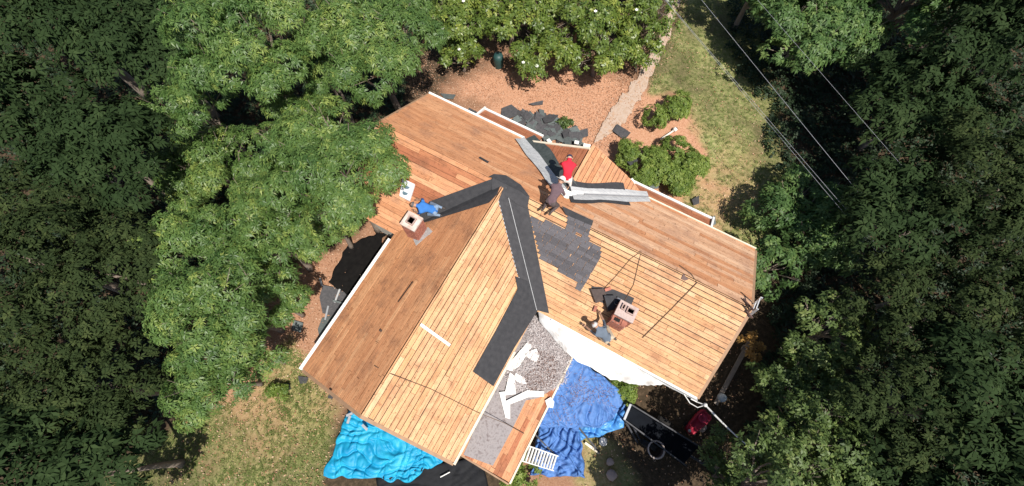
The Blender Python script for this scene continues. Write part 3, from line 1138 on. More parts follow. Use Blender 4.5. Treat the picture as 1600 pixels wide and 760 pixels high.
# leftover shingles, strip by strip
SH_POLY = [(826, 336), (848, 346), (868, 352), (878, 360), (885, 356), (887, 335), (924, 352), (919, 372), (926, 384), (938, 389), (939, 402), (922, 432), (907, 456), (899, 450), (903, 440), (845, 406), (836, 370)]
vS = unit((0, WS, H))
nS = unit(PL['sw'][1])
O_s = np.array([0, -WS, EZ])
SP = []
for x, y in SH_POLY:
    d = on('sw', x, y, .04) - O_s
    SP.append((d[0], d @ vS))
HOLE = on('sw', 905, 368, .04) - O_s
HU, HV = HOLE[0], HOLE @ vS
shp = empty('shingle_patch', O_s + np.array([.8, 1.6, .9]), 'patch of old grey shingles left on the boards right of the valley', 'shingles')
vmin, vmax = min(p[1] for p in SP), max(p[1] for p in SP)
rngS = random.Random(5)
expo, row, vv = .125, 0, vmin
while vv < vmax:
    vc = vv + expo / 2
    xs = []
    for i in range(len(SP)):
        a, b_ = SP[i], SP[i - 1]
        if (a[1] > vc) != (b_[1] > vc):
            xs.append(a[0] + (vc - a[1]) / (b_[1] - a[1]) * (b_[0] - a[0]))
    xs.sort()
    for s0, s1 in zip(xs[::2], xs[1::2]):
        segs = [(s0, s1)]
        if abs(vc - HV) < .10:
            segs = [(s0, HU - .16 + rngS.uniform(-.08, .08)), (HU + .14 + rngS.uniform(-.08, .08), s1)]
        for a, b_ in segs:
            u = a - (row % 2) * .45
            while u < b_:
                ua, ub = max(u, a), min(u + .9, b_)
                u += .9
                if ub - ua < .06:
                    continue
                mb = MB()
                k = ua
                while k < ub - .03:
                    k2 = min(k + .3 + rngS.uniform(-.04, .04), ub)
                    j0, j1 = rngS.uniform(-.012, .012), rngS.uniform(-.012, .012)
                    zt0 = .052 + rngS.uniform(0, .006)
                    pl = [O_s + np.array([1, 0, 0]) * (k + .007) + vS * (vv + j0) + nS * zt0,
                          O_s + np.array([1, 0, 0]) * (k2 - .007) + vS * (vv + j1) + nS * zt0,
                          O_s + np.array([1, 0, 0]) * (k2 - .007) + vS * (vv + expo + .03) + nS * .042,
                          O_s + np.array([1, 0, 0]) * (k + .007) + vS * (vv + expo + .03) + nS * .042]
                    nn = np.cross(pl[1] - pl[0], pl[3] - pl[0])
                    mb.prism(pl, nn if nn[2] > 0 else -nn, .007)
                    k = k2
                mb.build('shingle', SHING, shp)
    vv += expo
    row += 1

# metal valley flashing and felt round the small front gable
VL0, VL1 = np.array([GX0 - .1, GYM + .05, GZR]), np.array([GX0 - GHW + .02, WN - .2, gz0 + .06])
VR0, VR1 = np.array([GX0 + .1, GYM + .05, GZR]), np.array([GX0 + GHW + .12, WN - .02, gz0 + .06])


def valley(name, label, cat, a, b_, side, wa, wb_, m, lf, t0=0., t1=1., wav=.012):
    """V strip along a valley line: wa towards the main slope, wb_ on the gable"""
    rows = []
    d = unit(b_ - a)
    for t in np.linspace(t0, t1, 10):
        c = lerp(a, b_, t)
        ne = np.array([side * 1.0, -.35, 0])           # away from the gable, on the main slope
        ne = unit(ne - d * (ne @ d))
        gb = -ne
        w1 = wa * (1 + .12 * math.sin(11 * t))
        w2_ = wb_ * (1 + .1 * math.sin(9 * t + 2))
        pm = c + ne * w1
        pg = c + gb * w2_
        # settle on the planes
        pm[2] = RZ - pm[1] * H / WN + .07 + lf + wav * abs(math.sin(13 * t))
        pg[2] = GZR - abs(pg[0] - GX0) * (GZR - gz0) / GHW + .085 + lf + wav * abs(math.sin(10 * t + 1))
        c = lift(c, .065 + lf)
        c[2] = max(c[2], RZ - c[1] * H / WN + .06 + lf)
        rows.append([pm, lerp(pm, c, .5) + np.array([0, 0, .012]), c, lerp(c, pg, .5) + np.array([0, 0, .012]), pg])
    return bent(name, label, cat, rows, m)


valley('felt_sheet', 'greenish black felt under the left metal valley of the front gable', 'roofing felt', VL0, VL1, -1, .16, .62, mat('greenish_felt', (.035, .045, .043), (.06, .07, .068), 9, .7), .0, .0, 1.0, .03)
valley('valley_flashing', 'crumpled grey metal valley strip left of the front gable', 'flashing', VL0, VL1, -1, .24, .20, METAL, .03, .0, 1.04, .035)
valley('felt_sheet', 'black felt under the right metal valley of the front gable', 'roofing felt', VR0, VR1, 1, .40, .50, FELT, .0, .02, .72, .02)
vf = valley('valley_flashing', 'long shiny metal valley strip running right from the workers', 'flashing', VR0, VR1, 1, .25, .27, METAL, .03, .06, 1.0, .02)
mb = MB()
for t in np.linspace(.3, 1.04, 8):
    pass
MB().tube([lift(lerp(VR0, VR1, t), .12) for t in np.linspace(.2, .99, 6)], .03, 6).build('centre_rib', mat('dull_metal', (.25, .25, .26), (.32, .32, .33), 8, .6, .5), vf)

# small things lying on the roof
o = MB().bar(on('wr', 657, 507, .075), on('wr', 703, 540, .075), .09, .03, pn('wr')).build('lath', WHITE)
tag(o, 'white painted lath lying across the golden wing slope', 'lath')
o = MB().bar(on('ne', 749, 246, .05), on('ne', 763, 254, .05), .10, .02, pn('ne')).build('felt_scrap', FELT)
tag(o, 'small black felt scrap alone on the orange slope', 'roofing felt')
o = sheet('felt_scrap', 'small dark triangular scrap near the ridge right of the chimney', 'roofing felt', [('sw', [(1064, 436), (1068, 428), (1076, 437), (1070, 439)], .045)], mat('brown_felt', (.12, .07, .06), (.16, .1, .08), 9))
o = MB().tube([on('sw', 1004, 528, .05), on('sw', 1048, 484, .04), on('sw', 1089, 442, .05), on('ne', 1080, 428, .06), on('ne', 1062, 415, .05)], .016, 6).build('rope', ROPE)
tag(o, 'dark safety rope lying straight down the pale slope right of the chimney', 'rope')
o = MB().tube([on('sw', 976, 470, .06), on('sw', 990, 445, .05), on('sw', 998, 410, .05), on('sw', 1003, 392, .05), on('sw', 985, 405, .05), on('sw', 962, 432, .05), on('sw', 945, 450, .06)], .009, 6).build('rope', ROPE)
tag(o, 'thin looped cord on the pale slope above the chimney', 'rope')
a = on('wr', 612, 585, .10)
o = MB().tube([on('wl', 585, 572, .09), a, on('wr', 673, 608, .07), on('wr', 747, 645, .08), on('porch', 790, 662, .1), on('porch', 819, 678, .08)], .010, 6).build('rope', ROPE)  # straight dark line over both roofs, drawn as a thin tube
tag(o, 'thin dark line running across the wing roof and porch roof', 'rope')
o = MB().bar(on('wl', 622, 472, .065), on('wl', 645, 440, .065), .05, .012, pn('wl')).build('felt_scrap', mat('brown_black', (.045, .025, .018), (.07, .04, .025), 9))  # dark bar put in for the slit where a board piece is missing
tag(o, 'long thin dark bar standing in for a slit on the browner wing slope', 'roofing felt')
o = MB().box(on('wl', 595, 517, .07), (.10, .07, .03)).build('felt_scrap', MATS['brown_black'])
tag(o, 'tiny dark chip on the browner wing slope', 'roofing felt')
wp = empty('wrapper', on('sw', 634, 296, .05), 'white printed shingle wrapper standing by the left valley', 'wrapper')
P = [on('sw', 629, 279, .35), on('sw', 648, 288, .35), on('sw', 640, 314, .12), on('sw', 624, 306, .12)]
MB().prism(P, np.array([0, 0, 1]), .10).build('bundle', mat('white_wrapper', (.78, .80, .80), (.66, .70, .72), 6, .4), wp)
for a, b_ in ((.25, .3), (.62, .6)):
    c = lerp(lerp(P[0], P[1], .5), lerp(P[3], P[2], .45), a + .05)
    mb = MB()
    mb.lathe(c + np.array([0, 0, .006]), [(.0, .004), (.09, .004), (.11, .0)], 12)
    mb.build('print', mat('dark_print', (.12, .2, .24), (.06, .09, .12), 30), wp)

# felt, debris and scraps on the porch roof
sheet('felt_sheet', 'grey mineral felt covering the left of the low porch roof', 'roofing felt',
      [('porch', [(835, 492), (893, 553), (880, 598), (842, 622), (822, 626), (800, 672), (770, 728), (724, 711), (771, 603)], .036)], FELT_GREY, .006)
rs = np.random.RandomState(3)
LIT = mat('grey_plant_debris', (.40, .35, .33), (.27, .21, .19), 5, .95, c3=(.5, .46, .44))


def litter(name, label, poly_px, z, n, ln, wd, m, rs, kind='stuff', pl=None, hmax=.05, cat=None, sub=None):
    """loose flakes strewn over an area of the place"""
    P = [on(pl, x, y, .05) for x, y in poly_px] if pl else gp(poly_px, z)
    P = np.array(P)
    x = rs.uniform(P[:, 0].min(), P[:, 0].max(), n * 3)
    y = rs.uniform(P[:, 1].min(), P[:, 1].max(), n * 3)
    k = in_poly(x, y, P)
    if sub is not None:
        k &= sub(x, y)
    x, y = x[k][:n], y[k][:n]
    if pl:
        p0, nn = PL[pl]
        zz = p0[2] - ((x - p0[0]) * nn[0] + (y - p0[1]) * nn[1]) / nn[2] + .045
    else:
        zz = np.full(len(x), z)
    C = np.stack([x, y, zz + rs.uniform(0, hmax, len(x))], -1)
    N = np.stack([rs.normal(0, .3, len(x)), rs.normal(0, .3, len(x)), np.ones(len(x))], -1)
    N /= np.linalg.norm(N, axis=1, keepdims=True)
    q, f, tt = leaf_quads(C, N, 1, ln, wd, .0, rs, rs.uniform(0, 1, len(x)), (-.15, .35))
    o = np_mesh(name, q, f, m, {'tint': ('FACE', tt)}, loc=C.mean(axis=0))
    tag(o, label, cat, None, kind)
    return o


M_DEB = foliage('grey_twigs', (.30, .24, .225), (.52, .46, .44), (.72, .68, .66), .05, .9)
litter('debris', 'grey dead pine straw and rubbish on the inner end of the porch roof', [(835, 497), (893, 555), (884, 596), (862, 610), (805, 610), (790, 590), (815, 545)], 0, 6000, .13, .006, M_DEB, rs, pl='porch', hmax=.09)
M_DEB2 = foliage('brown_twigs', (.13, .065, .05), (.24, .14, .11), (.38, .27, .23), .05, .9)
litter('debris', 'brown crumbly rubbish in the middle of the porch debris', [(835, 545), (870, 560), (868, 600), (830, 612), (808, 590), (840, 575)], 0, 1500, .07, .007, M_DEB2, rs, pl='porch', hmax=.10)
SCRAP = [
    ('bent white strip of trim like a boomerang at the bottom of the debris', [(780, 613), (789, 612), (790, 627), (824, 610), (850, 612), (850, 620), (825, 621), (797, 632), (797, 655), (790, 653)]),
    ('long torn white sheet piece beside the black felt strip', [(824, 535), (832, 540), (812, 572), (800, 580), (788, 577)]),
    ('ragged white scrap in the middle of the debris', [(818, 553), (838, 545), (843, 556), (838, 566), (826, 560)]),
    ('triangular white scrap left of the debris', [(797, 582), (804, 588), (806, 616), (788, 618), (793, 596)]),
    ('curled white scrap below the ragged one', [(806, 583), (818, 590), (824, 600), (815, 600), (804, 594)]),
    ('round white scrap at the porch corner by the tarp', [(852, 626), (860, 621), (866, 628), (864, 638), (855, 636)]),
]
for k, (lab, poly) in enumerate(SCRAP):
    mb = MB()
    pts = [on('porch', x, y, .13) for x, y in poly]
    mb.prism(pts, (0, 0, 1), .02)
    tag(mb.build('white_scrap', WHITE), lab, 'scrap')

# white sheet lying over the eave of the pale slope
top_px = [(836, 486), (900, 520), (968, 554), (1030, 586), (1096, 620)]
bot = [onz(843, 503, 2.45), onz(889, 556, 2.44), onz(956, 594, 2.15), onz(1000, 602, 2.35), onz(1038, 602, 2.45), onz(1091, 628, 2.45)]
tops = [np.array([x, -WS - .0, EZ + .045]) for x in np.linspace(XW + W2 + .1, X1, 6)]
tops[1][0], tops[2][0], tops[3][0], tops[4][0] = 2.1, 3.55, 4.35, 5.1
rows = []
for t in np.linspace(0, 1, 60):
    k = t * 5
    i = min(int(k), 4)
    a, b_ = lerp(tops[i], tops[i + 1], k - i), lerp(bot[i], bot[i + 1], k - i)
    r_ = []
    for s_ in np.linspace(0, 1, 8):
        p = lerp(a, b_, s_ * (1 + .10 * noise.noise((t * 22, 4, 0)) + .05 * noise.noise((t * 60, 9, 0))))
        p = lift(p, .05 * math.sin(14 * t + 3 * s_) * s_ + .06 * noise.noise((p[0] * 2.2, p[1] * 4, 0)) * (.3 + s_))
        r_.append(p)
    rows.append(r_)
ws_ = bent('white_sheet', 'bright white plastic sheet draped off the eave below the chimney', 'plastic sheet', rows, mat('white_plastic', (.70, .70, .69), (.62, .61, .59), 2.5, .6, bump=.4, bscale=8, c3=(.42, .39, .36)))
mb = MB()
for i in range(6):
    p = lerp(onz(971, 583, 2.27), onz(993, 594, 2.3), i / 5)
    mb.box(lift(p, .035), (.045, .04, .01))
mb.build('print', mat('faded_print', (.35, .35, .36), (.45, .45, .45), 20), ws_)


# ------------------------------------------------------------------ tarps
def tarp(name, label, corners, n, m, amp, seed, zfun=None, th=.01, ed=.12):
    """cloth over four corners (3-D), with folds and a ragged hem"""
    A, B, C_, D = [np.array(c, float) for c in corners]
    v, f = [], []
    rs_ = np.random.RandomState(seed)
    for i in range(n + 1):
        for j in range(n + 1):
            s_, t = i / n, j / n
            p = A * (1 - s_) * (1 - t) + B * s_ * (1 - t) + C_ * s_ * t + D * (1 - s_) * t
            q = Vector((p[0] * 1.0, p[1] * 1.0, seed * 3.1))
            cs, sn = math.cos(seed), math.sin(seed)
            ua, ub = q.x * cs + q.y * sn, q.y * cs - q.x * sn
            wv = noise.noise(Vector((ua * .8, ub * .8, seed))) * 1.2
            n1_ = noise.noise(Vector((ua * 3.2 + wv * 1.6, ub * .7, seed + 4.)))
            n2_ = noise.noise(Vector((ua * 1.0, ub * 3.4 + wv * 1.6, seed + 9.)))
            w = (noise.noise(q * .8) * .40 + abs(n1_) * .35 + abs(n2_) * .22 + abs(noise.noise(q * 6.5)) * .16 + .5
                 - .42 * math.exp(-(n1_ * 9) ** 2) - .30 * math.exp(-(n2_ * 9) ** 2))
            e = min(s_, 1 - s_, t, 1 - t)
            fade = min(1, e / .06 + .35)
            z = max(.012, amp * w * fade + .02)
            if zfun:
                z += zfun(p)
            jit = Vector((noise.noise(q * 2.7), noise.noise(q * 2.7 + Vector((9, 9, 9))), 0)) * ed
            v.append((p[0] + jit.x, p[1] + jit.y, p[2] + z))
    for i in range(n):
        for j in range(n):
            a = i * (n + 1) + j
            f.append((a, a + 1, a + n + 2, a + n + 1))
    o = obj(name, v, f, m, smooth=True)
    sm = o.modifiers.new('thickness', 'SOLIDIFY')
    sm.thickness = th
    sm.offset = 1
    tag(o, label, 'tarp')
    return o


TEAL = mat('turquoise_tarp', (.0, .21, .40), (.02, .36, .54), 2.2, .55, bump=.35, bscale=9, spec=.4)
BLUE = mat('blue_tarp', (.05, .13, .35), (.085, .19, .44), 3, .6, bump=.4, bscale=9, c3=(.04, .09, .25), spec=.3)
tarp('tarp', 'turquoise tarp spread on the ground below the wing gable', [onz(548, 632, .05), onz(506, 744, .05), onz(640, 752, .05), onz(740, 690, .05)], 110, TEAL, .19, 2)
tb = tarp('tarp', 'large blue tarp dirty with straw between porch and white sheet', [onz(893, 552, 1.5), onz(838, 668, 1.1), onz(938, 668, .35), onz(992, 626, .12)], 90, BLUE, .16, 4, ed=.06)
tarp('tarp', 'crumpled blue tarp tail on the ground below the white crate rack', [onz(845, 650, .9), onz(830, 742, .05), onz(914, 748, .05), onz(905, 655, .5)], 80, BLUE, .38, 6)
tarp('tarp', 'bunched blue tarp corner beside the dark trailer', [onz(905, 640, .3), onz(905, 690, .1), onz(975, 668, .08), onz(978, 632, .08)], 60, mat('bright_blue_tarp', (.05, .2, .5), (.09, .3, .62), 3, .4), .34, 8)
litter('debris', 'brown straw and dirt strewn over the large blue tarp', [(885, 580), (950, 610), (940, 645), (880, 655), (862, 640)], 0, 10, .1, .01, M_DEB2, rs)
# straw follows the tarp's surface
dg = [onz(893, 552, 1.5), onz(838, 668, 1.1), onz(938, 668, .35), onz(992, 626, .12)]
bpy.data.objects.remove(bpy.data.objects['debris.002'])
s_, t_ = rs.beta(1.8, 1.8, 1900), rs.beta(1.8, 1.8, 1900)
s_, t_ = s_[:, None], t_[:, None]
Cc = dg[0] * (1 - s_) * (1 - t_) + dg[1] * s_ * (1 - t_) + dg[2] * s_ * t_ + dg[3] * (1 - s_) * t_ + np.array([0, 0, .10])
kk = wob(Cc[:, 0], Cc[:, 1], 1.6, 4) + rs.uniform(-.5, .5, len(Cc)) > .0
Cc = Cc[kk]
q, f, tt = leaf_quads(Cc, np.tile([0, 0, 1.0], (len(Cc), 1)), 1, .075, .006, 0, rs, rs.uniform(0, 1, len(Cc)), (-.1, .1))
tag(np_mesh('debris', q, f, M_DEB2, {'tint': ('FACE', tt)}, loc=Cc.mean(axis=0)), 'brown straw and dirt strewn over the large blue tarp', None, None, 'stuff')

# ------------------------------------------------------------------ ladders
def ladder(label, a, b_, width, nr, m, rung_r=.022, rail=(.035, .07), wdir=None):
    a, b_ = np.array(a, float), np.array(b_, float)
    d = unit(b_ - a)
    w = unit(np.cross(d, (0, 0, 1)) if wdir is None else np.array(wdir, float))
    n = np.cross(d, w)
    t = empty('ladder', b_, label, 'ladder')
    for sg in (-1, 1):
        MB().box((a + b_) / 2 + w * sg * width / 2, (np.linalg.norm(b_ - a), rail[0], rail[1]), (d, w, n)).build('rail', m, t)
    for k in range(nr):
        p = lerp(a, b_, (k + .5) / nr)
        MB().box(p, (rung_r * 2, width - rail[0] - .004, rung_r * 1.6), (d, w, n)).build('rung', m, t)
    return t


la, lb = onz(812, 706, 2.12), onz(863, 716, .15)
ladder('white ladder with close rungs leaning at the porch roof', onz(813, 706, 2.05), onz(868, 724, .5), .50, 12, WHITE, .026)
ra, rb = onz(1187, 474, 4.9), onz(1172, 505, .2)
ladder('aluminium ladder rising past the right gable tip', ra, (ra[0] + .75, ra[1] - .1, .03), .40, 14, ALU, .018, (.03, .07), (0, 1, 0))
o = MB().bar(on('ne', 1161, 467, .08), on('ne', 1180, 488, .10), .05, .04).tube([on('sw', 1166, 486, .08), on('sw', 1176, 497, .1)], .03, 6).build('pry_bar', mat('dark_iron', (.06, .035, .03), (.1, .05, .04), 9, .6))
tag(o, 'dark pry bar lying at the right tip of the ridge', 'tool')


# ------------------------------------------------------------------ people
SKIN = mat('skin', (.42, .24, .16), (.36, .2, .13), 9, .55)
SKIN_L = mat('light_skin', (.60, .40, .30), (.52, .34, .25), 9, .55)
BOOT = mat('boot_leather', (.05, .04, .035), (.08, .06, .05), 9, .7)
HAIR = mat('dark_hair', (.02, .015, .012), (.035, .025, .02), 30, .6)


def person(label, loc, heading, J_, mats, tilt=None, head_m=SKIN):
    """J_: joints in local space (x forward, y left, z up). mats: shirt, trousers, sleeve skin."""
    shirt, trous, arm = mats
    names = ['pelvis', 'waist', 'chest', 'neck', 'head', 'crown']
    segs = [('pelvis', 'waist'), ('waist', 'chest'), ('chest', 'neck'), ('neck', 'head'), ('head', 'crown')]
    rad = {'pelvis': .135, 'waist': .125, 'chest': .145, 'neck': .058, 'head': .088, 'crown': .075}
    for s_ in ('l', 'r'):
        segs += [('chest', 'sh_' + s_), ('sh_' + s_, 'el_' + s_), ('el_' + s_, 'wr_' + s_), ('pelvis', 'hip_' + s_), ('hip_' + s_, 'kn_' + s_), ('kn_' + s_, 'an_' + s_), ('an_' + s_, 'toe_' + s_)]
        rad.update({'sh_' + s_: .068, 'el_' + s_: .046, 'wr_' + s_: .032, 'hip_' + s_: .098, 'kn_' + s_: .066, 'an_' + s_: .048, 'toe_' + s_: .040})
    keys = list(rad)
    me = bpy.data.meshes.new('body')
    me.from_pydata([J_[k] for k in keys], [(keys.index(a), keys.index(b_)) for a, b_ in segs], [])
    o = bpy.data.objects.new('body', me)
    COL.objects.link(o)
    sk = o.modifiers.new('skin', 'SKIN')
    sk.use_smooth_shade = True
    for k, v in zip(keys, me.skin_vertices[0].data):
        v.radius = (rad[k], rad[k])
        v.use_root = (k == 'pelvis')
    ss = o.modifiers.new('sub', 'SUBSURF')
    ss.levels = 2
    ss.render_levels = 2
    dgp = bpy.context.evaluated_depsgraph_get()
    ev = o.evaluated_get(dgp)
    m2 = bpy.data.meshes.new_from_object(ev)
    m2.name = 'body'
    bpy.data.objects.remove(o)
    for k in (shirt, trous, arm, BOOT, head_m):
        m2.materials.append(k)

    def dist(p, a, b_):
        a, b_ = Vector(J_[a]), Vector(J_[b_])
        d = b_ - a
        t = max(0, min(1, (p - a).dot(d) / max(d.length_squared, 1e-9)))
        return (p - (a + d * t)).length, t
    slot = {}
    for a, b_ in segs:
        if b_ in ('waist', 'chest') or b_.startswith('sh_') or b_.startswith('el_'):
            slot[(a, b_)] = 0
        elif b_ == 'neck':
            slot[(a, b_)] = 0
        elif b_.startswith('wr_'):
            slot[(a, b_)] = 2
        elif b_.startswith('hip') or b_.startswith('kn') or b_.startswith('an'):
            slot[(a, b_)] = 1
        elif b_.startswith('toe'):
            slot[(a, b_)] = 3
        else:
            slot[(a, b_)] = 4
    for p in m2.polygons:
        best = min(segs, key=lambda sg: dist(p.center, *sg)[0] / (rad[sg[0]] + rad[sg[1]]))
        p.material_index = slot[best]
        p.use_smooth = True
    t = empty('person', loc, label, 'person')
    up = Vector((0, 0, 1)) if tilt is None else Vector((0, 0, 1)).lerp(Vector(tilt), .75).normalized()
    fx = Vector((math.cos(heading), math.sin(heading), 0))
    fx = (fx - up * fx.dot(up)).normalized()
    fy = up.cross(fx)
    t.matrix_world = Matrix(((fx.x, fy.x, up.x, loc[0]), (fx.y, fy.y, up.y, loc[1]), (fx.z, fy.z, up.z, loc[2]), (0, 0, 0, 1)))
    b = bpy.data.objects.new('body', m2)
    COL.objects.link(b)
    b.parent = t
    t['_w'] = (0, 0, 0)
    # hands: palm and five bent fingers
    for s_ in ('l', 'r'):
        w, e = np.array(J_['wr_' + s_]), np.array(J_['el_' + s_])
        d = unit(w - e)
        sdv = unit(np.cross(d, (1, .2, .1)))
        nv = np.cross(d, sdv)
        mb = MB().box(w + d * .045, (.09, .075, .03), (d, sdv, nv))
        for k in range(4):
            b0 = w + d * .088 + sdv * (-.028 + .019 * k)
            ln_ = (.062, .075, .07, .055)[k]
            mb.tube([b0, b0 + d * ln_ * .55 - nv * .008, b0 + d * ln_ * .8 - nv * .03], [.009, .008, .006], 5)
        b0 = w + d * .03 + sdv * (-.04 if s_ == 'l' else .04)
        so_ = sdv * (-1 if s_ == 'l' else 1)
        mb.tube([b0, b0 + so_ * .025 + d * .03, b0 + so_ * .03 + d * .06 - nv * .01], [.011, .009, .007], 5)
        mb.build('hand', head_m, t, True)
    # face: nose and ears, hair cap
    hd, cwn, ch = Vector(J_['head']), Vector(J_['crown']), Vector(J_['neck'])
    ax = (cwn - ch).normalized()
    fwd = Vector((1, 0, 0))
    fwd = (fwd - ax * fwd.dot(ax)).normalized() if abs(fwd.dot(ax)) < .95 else (Vector((0, 0, -1)) - ax * (-ax.z)).normalized()
    if fwd.z > .3:
        fwd = -fwd
    sdv = ax.cross(fwd)
    fm = MB()
    fm.tube([hd + fwd * .085 + ax * .03, hd + fwd * .118 - ax * .005], [.010, .017], 6)
    for sg in (-1, 1):
        fm.box(hd + sdv * sg * .092, (.04, .02, .055), np.array([fwd, sdv, ax]))
    fm.build('face', head_m, t, True)
    em = MB()
    for sg in (-1, 1):
        em.box(hd + fwd * .086 + sdv * sg * .034 + ax * .022, (.012, .026, .014), np.array([fwd, sdv, ax]))
    em.box(hd + fwd * .084 - ax * .045, (.012, .05, .010), np.array([fwd, sdv, ax]))
    em.build('eyes_and_mouth', mat('dark_feature', (.06, .03, .025), (.04, .02, .02), 9), t)
    return t, hd, ax, fwd, sdv


def dome(c, ax, r_, h, fwd, n=14, rings=5, brim=0.0, brim_drop=.02, peak=0.0):
    """cap or hat as a surface of revolution about ax"""
    c, ax, fwd = Vector(c), Vector(ax).normalized(), Vector(fwd).normalized()
    sdv = ax.cross(fwd)
    prof = []
    if brim:
        prof.append((r_ + brim, -brim_drop))
        prof.append((r_ + brim * .5, -brim_drop * .2))
    for k in range(rings + 1):
        a = k / rings * math.pi / 2
        prof.append((max(r_ * math.cos(a), .002), h * math.sin(a)))
    v, f = [], []
    for (rr, z) in prof:
        for k in range(n):
            a = 2 * math.pi * k / n
            ex = peak * max(0, math.cos(a)) ** 3 if (rr, z) == prof[0] and peak else 0
            v.append(tuple(c + (fwd * math.cos(a) + sdv * math.sin(a)) * (rr + ex) + ax * z))
    for i in range(len(prof) - 1):
        for k in range(n):
            j = (k + 1) % n
            f.append((i * n + k, i * n + j, (i + 1) * n + j, (i + 1) * n + k))
    f.append(tuple((len(prof) - 1) * n + k for k in range(n)))
    return v, f


def kneel(lean=.5, arm=.45, armside=.2, look=0.0, spread=.16):
    """kneeling, sitting towards the heels, bent forward by lean (radians)"""
    hz = .40
    s_, c_ = math.sin(lean), math.cos(lean)
    P = np.array([-.1, 0, hz])
    J_ = {'pelvis': P, 'waist': P + np.array([s_ * .22, 0, c_ * .22]), 'chest': P + np.array([s_ * .46, 0, c_ * .46]),
          'neck': P + np.array([s_ * .62, 0, c_ * .62]), 'head': P + np.array([s_ * .72 + .05, look, c_ * .72 + .01]), 'crown': P + np.array([s_ * .80 + .08, look * 1.2, c_ * .80 + .04])}
    for sg, k in ((1, 'l'), (-1, 'r')):
        J_['sh_' + k] = J_['chest'] + np.array([.02, sg * .19, .05 * c_])
        J_['el_' + k] = J_['sh_' + k] + np.array([.12, sg * .07, -.24])
        J_['wr_' + k] = J_['el_' + k] + np.array([arm * .5, -sg * armside * .3, -.17])
        J_['hip_' + k] = P + np.array([0, sg * .11, -.03])
        J_['kn_' + k] = np.array([.28, sg * (spread + .05), .08])
        J_['an_' + k] = np.array([-.16, sg * (spread - .02), .07])
        J_['toe_' + k] = np.array([-.33, sg * (spread - .02), .045])
    return {k: tuple(float(x) for x in v) for k, v in J_.items()}


def bend(lean=1.2, knee=.18, armdrop=.42, armout=.06):
    """standing, bent over from the hips"""
    hz = .80
    s_, c_ = math.sin(lean), math.cos(lean)
    P = np.array([-.18, 0, hz])
    J_ = {'pelvis': P, 'waist': P + np.array([s_ * .22, 0, c_ * .22 + .03]), 'chest': P + np.array([s_ * .47, 0, c_ * .46 + .02]),
          'neck': P + np.array([s_ * .64, 0, c_ * .60]), 'head': P + np.array([s_ * .75, 0, c_ * .66 - .03]), 'crown': P + np.array([s_ * .86, 0, c_ * .72 - .06])}
    for sg, k in ((1, 'l'), (-1, 'r')):
        J_['sh_' + k] = J_['chest'] + np.array([.02, sg * .20, 0])
        J_['el_' + k] = J_['sh_' + k] + np.array([.14, sg * armout * 2, -armdrop * .55])
        J_['wr_' + k] = J_['el_' + k] + np.array([.10, sg * armout * .3, -armdrop * .5])
        J_['hip_' + k] = P + np.array([.0, sg * .11, -.06])
        J_['kn_' + k] = np.array([knee * .6, sg * .17, .45])
        J_['an_' + k] = np.array([-.04, sg * .19, .08])
        J_['toe_' + k] = np.array([.16, sg * .21, .04])
    return {k: tuple(float(x) for x in v) for k, v in J_.items()}


RED = mat('red_shirt', (.62, .018, .04), (.50, .012, .03), 5, .8)
PURPLE = mat('dusty_purple_shirt', (.15, .095, .105), (.11, .07, .08), 6, .85)
BLUES = mat('blue_shirt', (.03, .16, .46), (.025, .12, .36), 5, .8)
GREYS = mat('slate_shirt', (.13, .16, .20), (.09, .11, .14), 6, .85)
TAN = mat('tan_trousers', (.50, .42, .31), (.40, .33, .24), 6, .85)
JEAN = mat('pale_jeans', (.24, .33, .45), (.16, .23, .33), 8, .85)
DARKT = mat('dark_trousers', (.07, .05, .05), (.1, .075, .07), 6, .85)
PALE_S = mat('pale_sleeve', (.72, .66, .60), (.62, .56, .5), 6, .8)

# red shirt, bent over, facing down the picture
pr = on('gr', 889, 292, .07)
t, hd, ax, fwd, sdv = person('worker in a red shirt bent over on the front gable beside the straw hat', on('gr', 882, 290, .06), imgdir(.12, -1), bend(1.0, .18, .46, .03), (RED, PALE_S, SKIN_L), None, SKIN_L)
v, f = dome(hd + ax * .03 - fwd * .01, ax, .103, .09, fwd, brim=.012, peak=.07)
obj('cap', v, f, mat('navy_cap', (.03, .035, .07), (.05, .055, .1), 8, .8), t, True)
# straw hat, kneeling
t, hd, ax, fwd, sdv = person('worker in a wide straw hat and dusty purple shirt kneeling on the flashing', on('ne', 858, 326, .08), imgdir(.5, -.85), kneel(.5, .5), (PURPLE, DARKT, SKIN), pn('ne'), SKIN)
v, f = dome(hd + ax * .07, ax, .115, .11, fwd, 18, 5, .125, .02)
obj('straw_hat', v, f, mat('straw', (.82, .78, .70), (.74, .68, .58), 40, .8), t, True)
# blue shirt at left valley
t, hd, ax, fwd, sdv = person('worker in a bright blue shirt crouching in the left valley beside the tall chimney', on('sw', 682, 329, .10), imgdir(-1, -.25), kneel(1.0, .5), (BLUES, JEAN, SKIN), pn('sw'), SKIN)
v, f = dome(hd + ax * .02, ax, .10, .085, fwd, 14, 5, .01, .01, .08)
obj('cap', v, f, mat('grey_cap', (.14, .13, .125), (.1, .09, .09), 8, .8), t, True)
# slate shirt, tan trousers by the right chimney
t, hd, ax, fwd, sdv = person('worker in a slate shirt and tan trousers crouching below the right chimney', on('sw', 948, 524, .07), imgdir(-.6, -.75), kneel(1.1, .5, -.2), (GREYS, TAN, SKIN), pn('sw'), SKIN)
v, f = dome(hd + ax * .02, ax, .10, .09, fwd, 14, 5, .01, .01, .07)
obj('cap', v, f, mat('pale_cap', (.55, .54, .52), (.45, .44, .42), 8, .8), t, True)
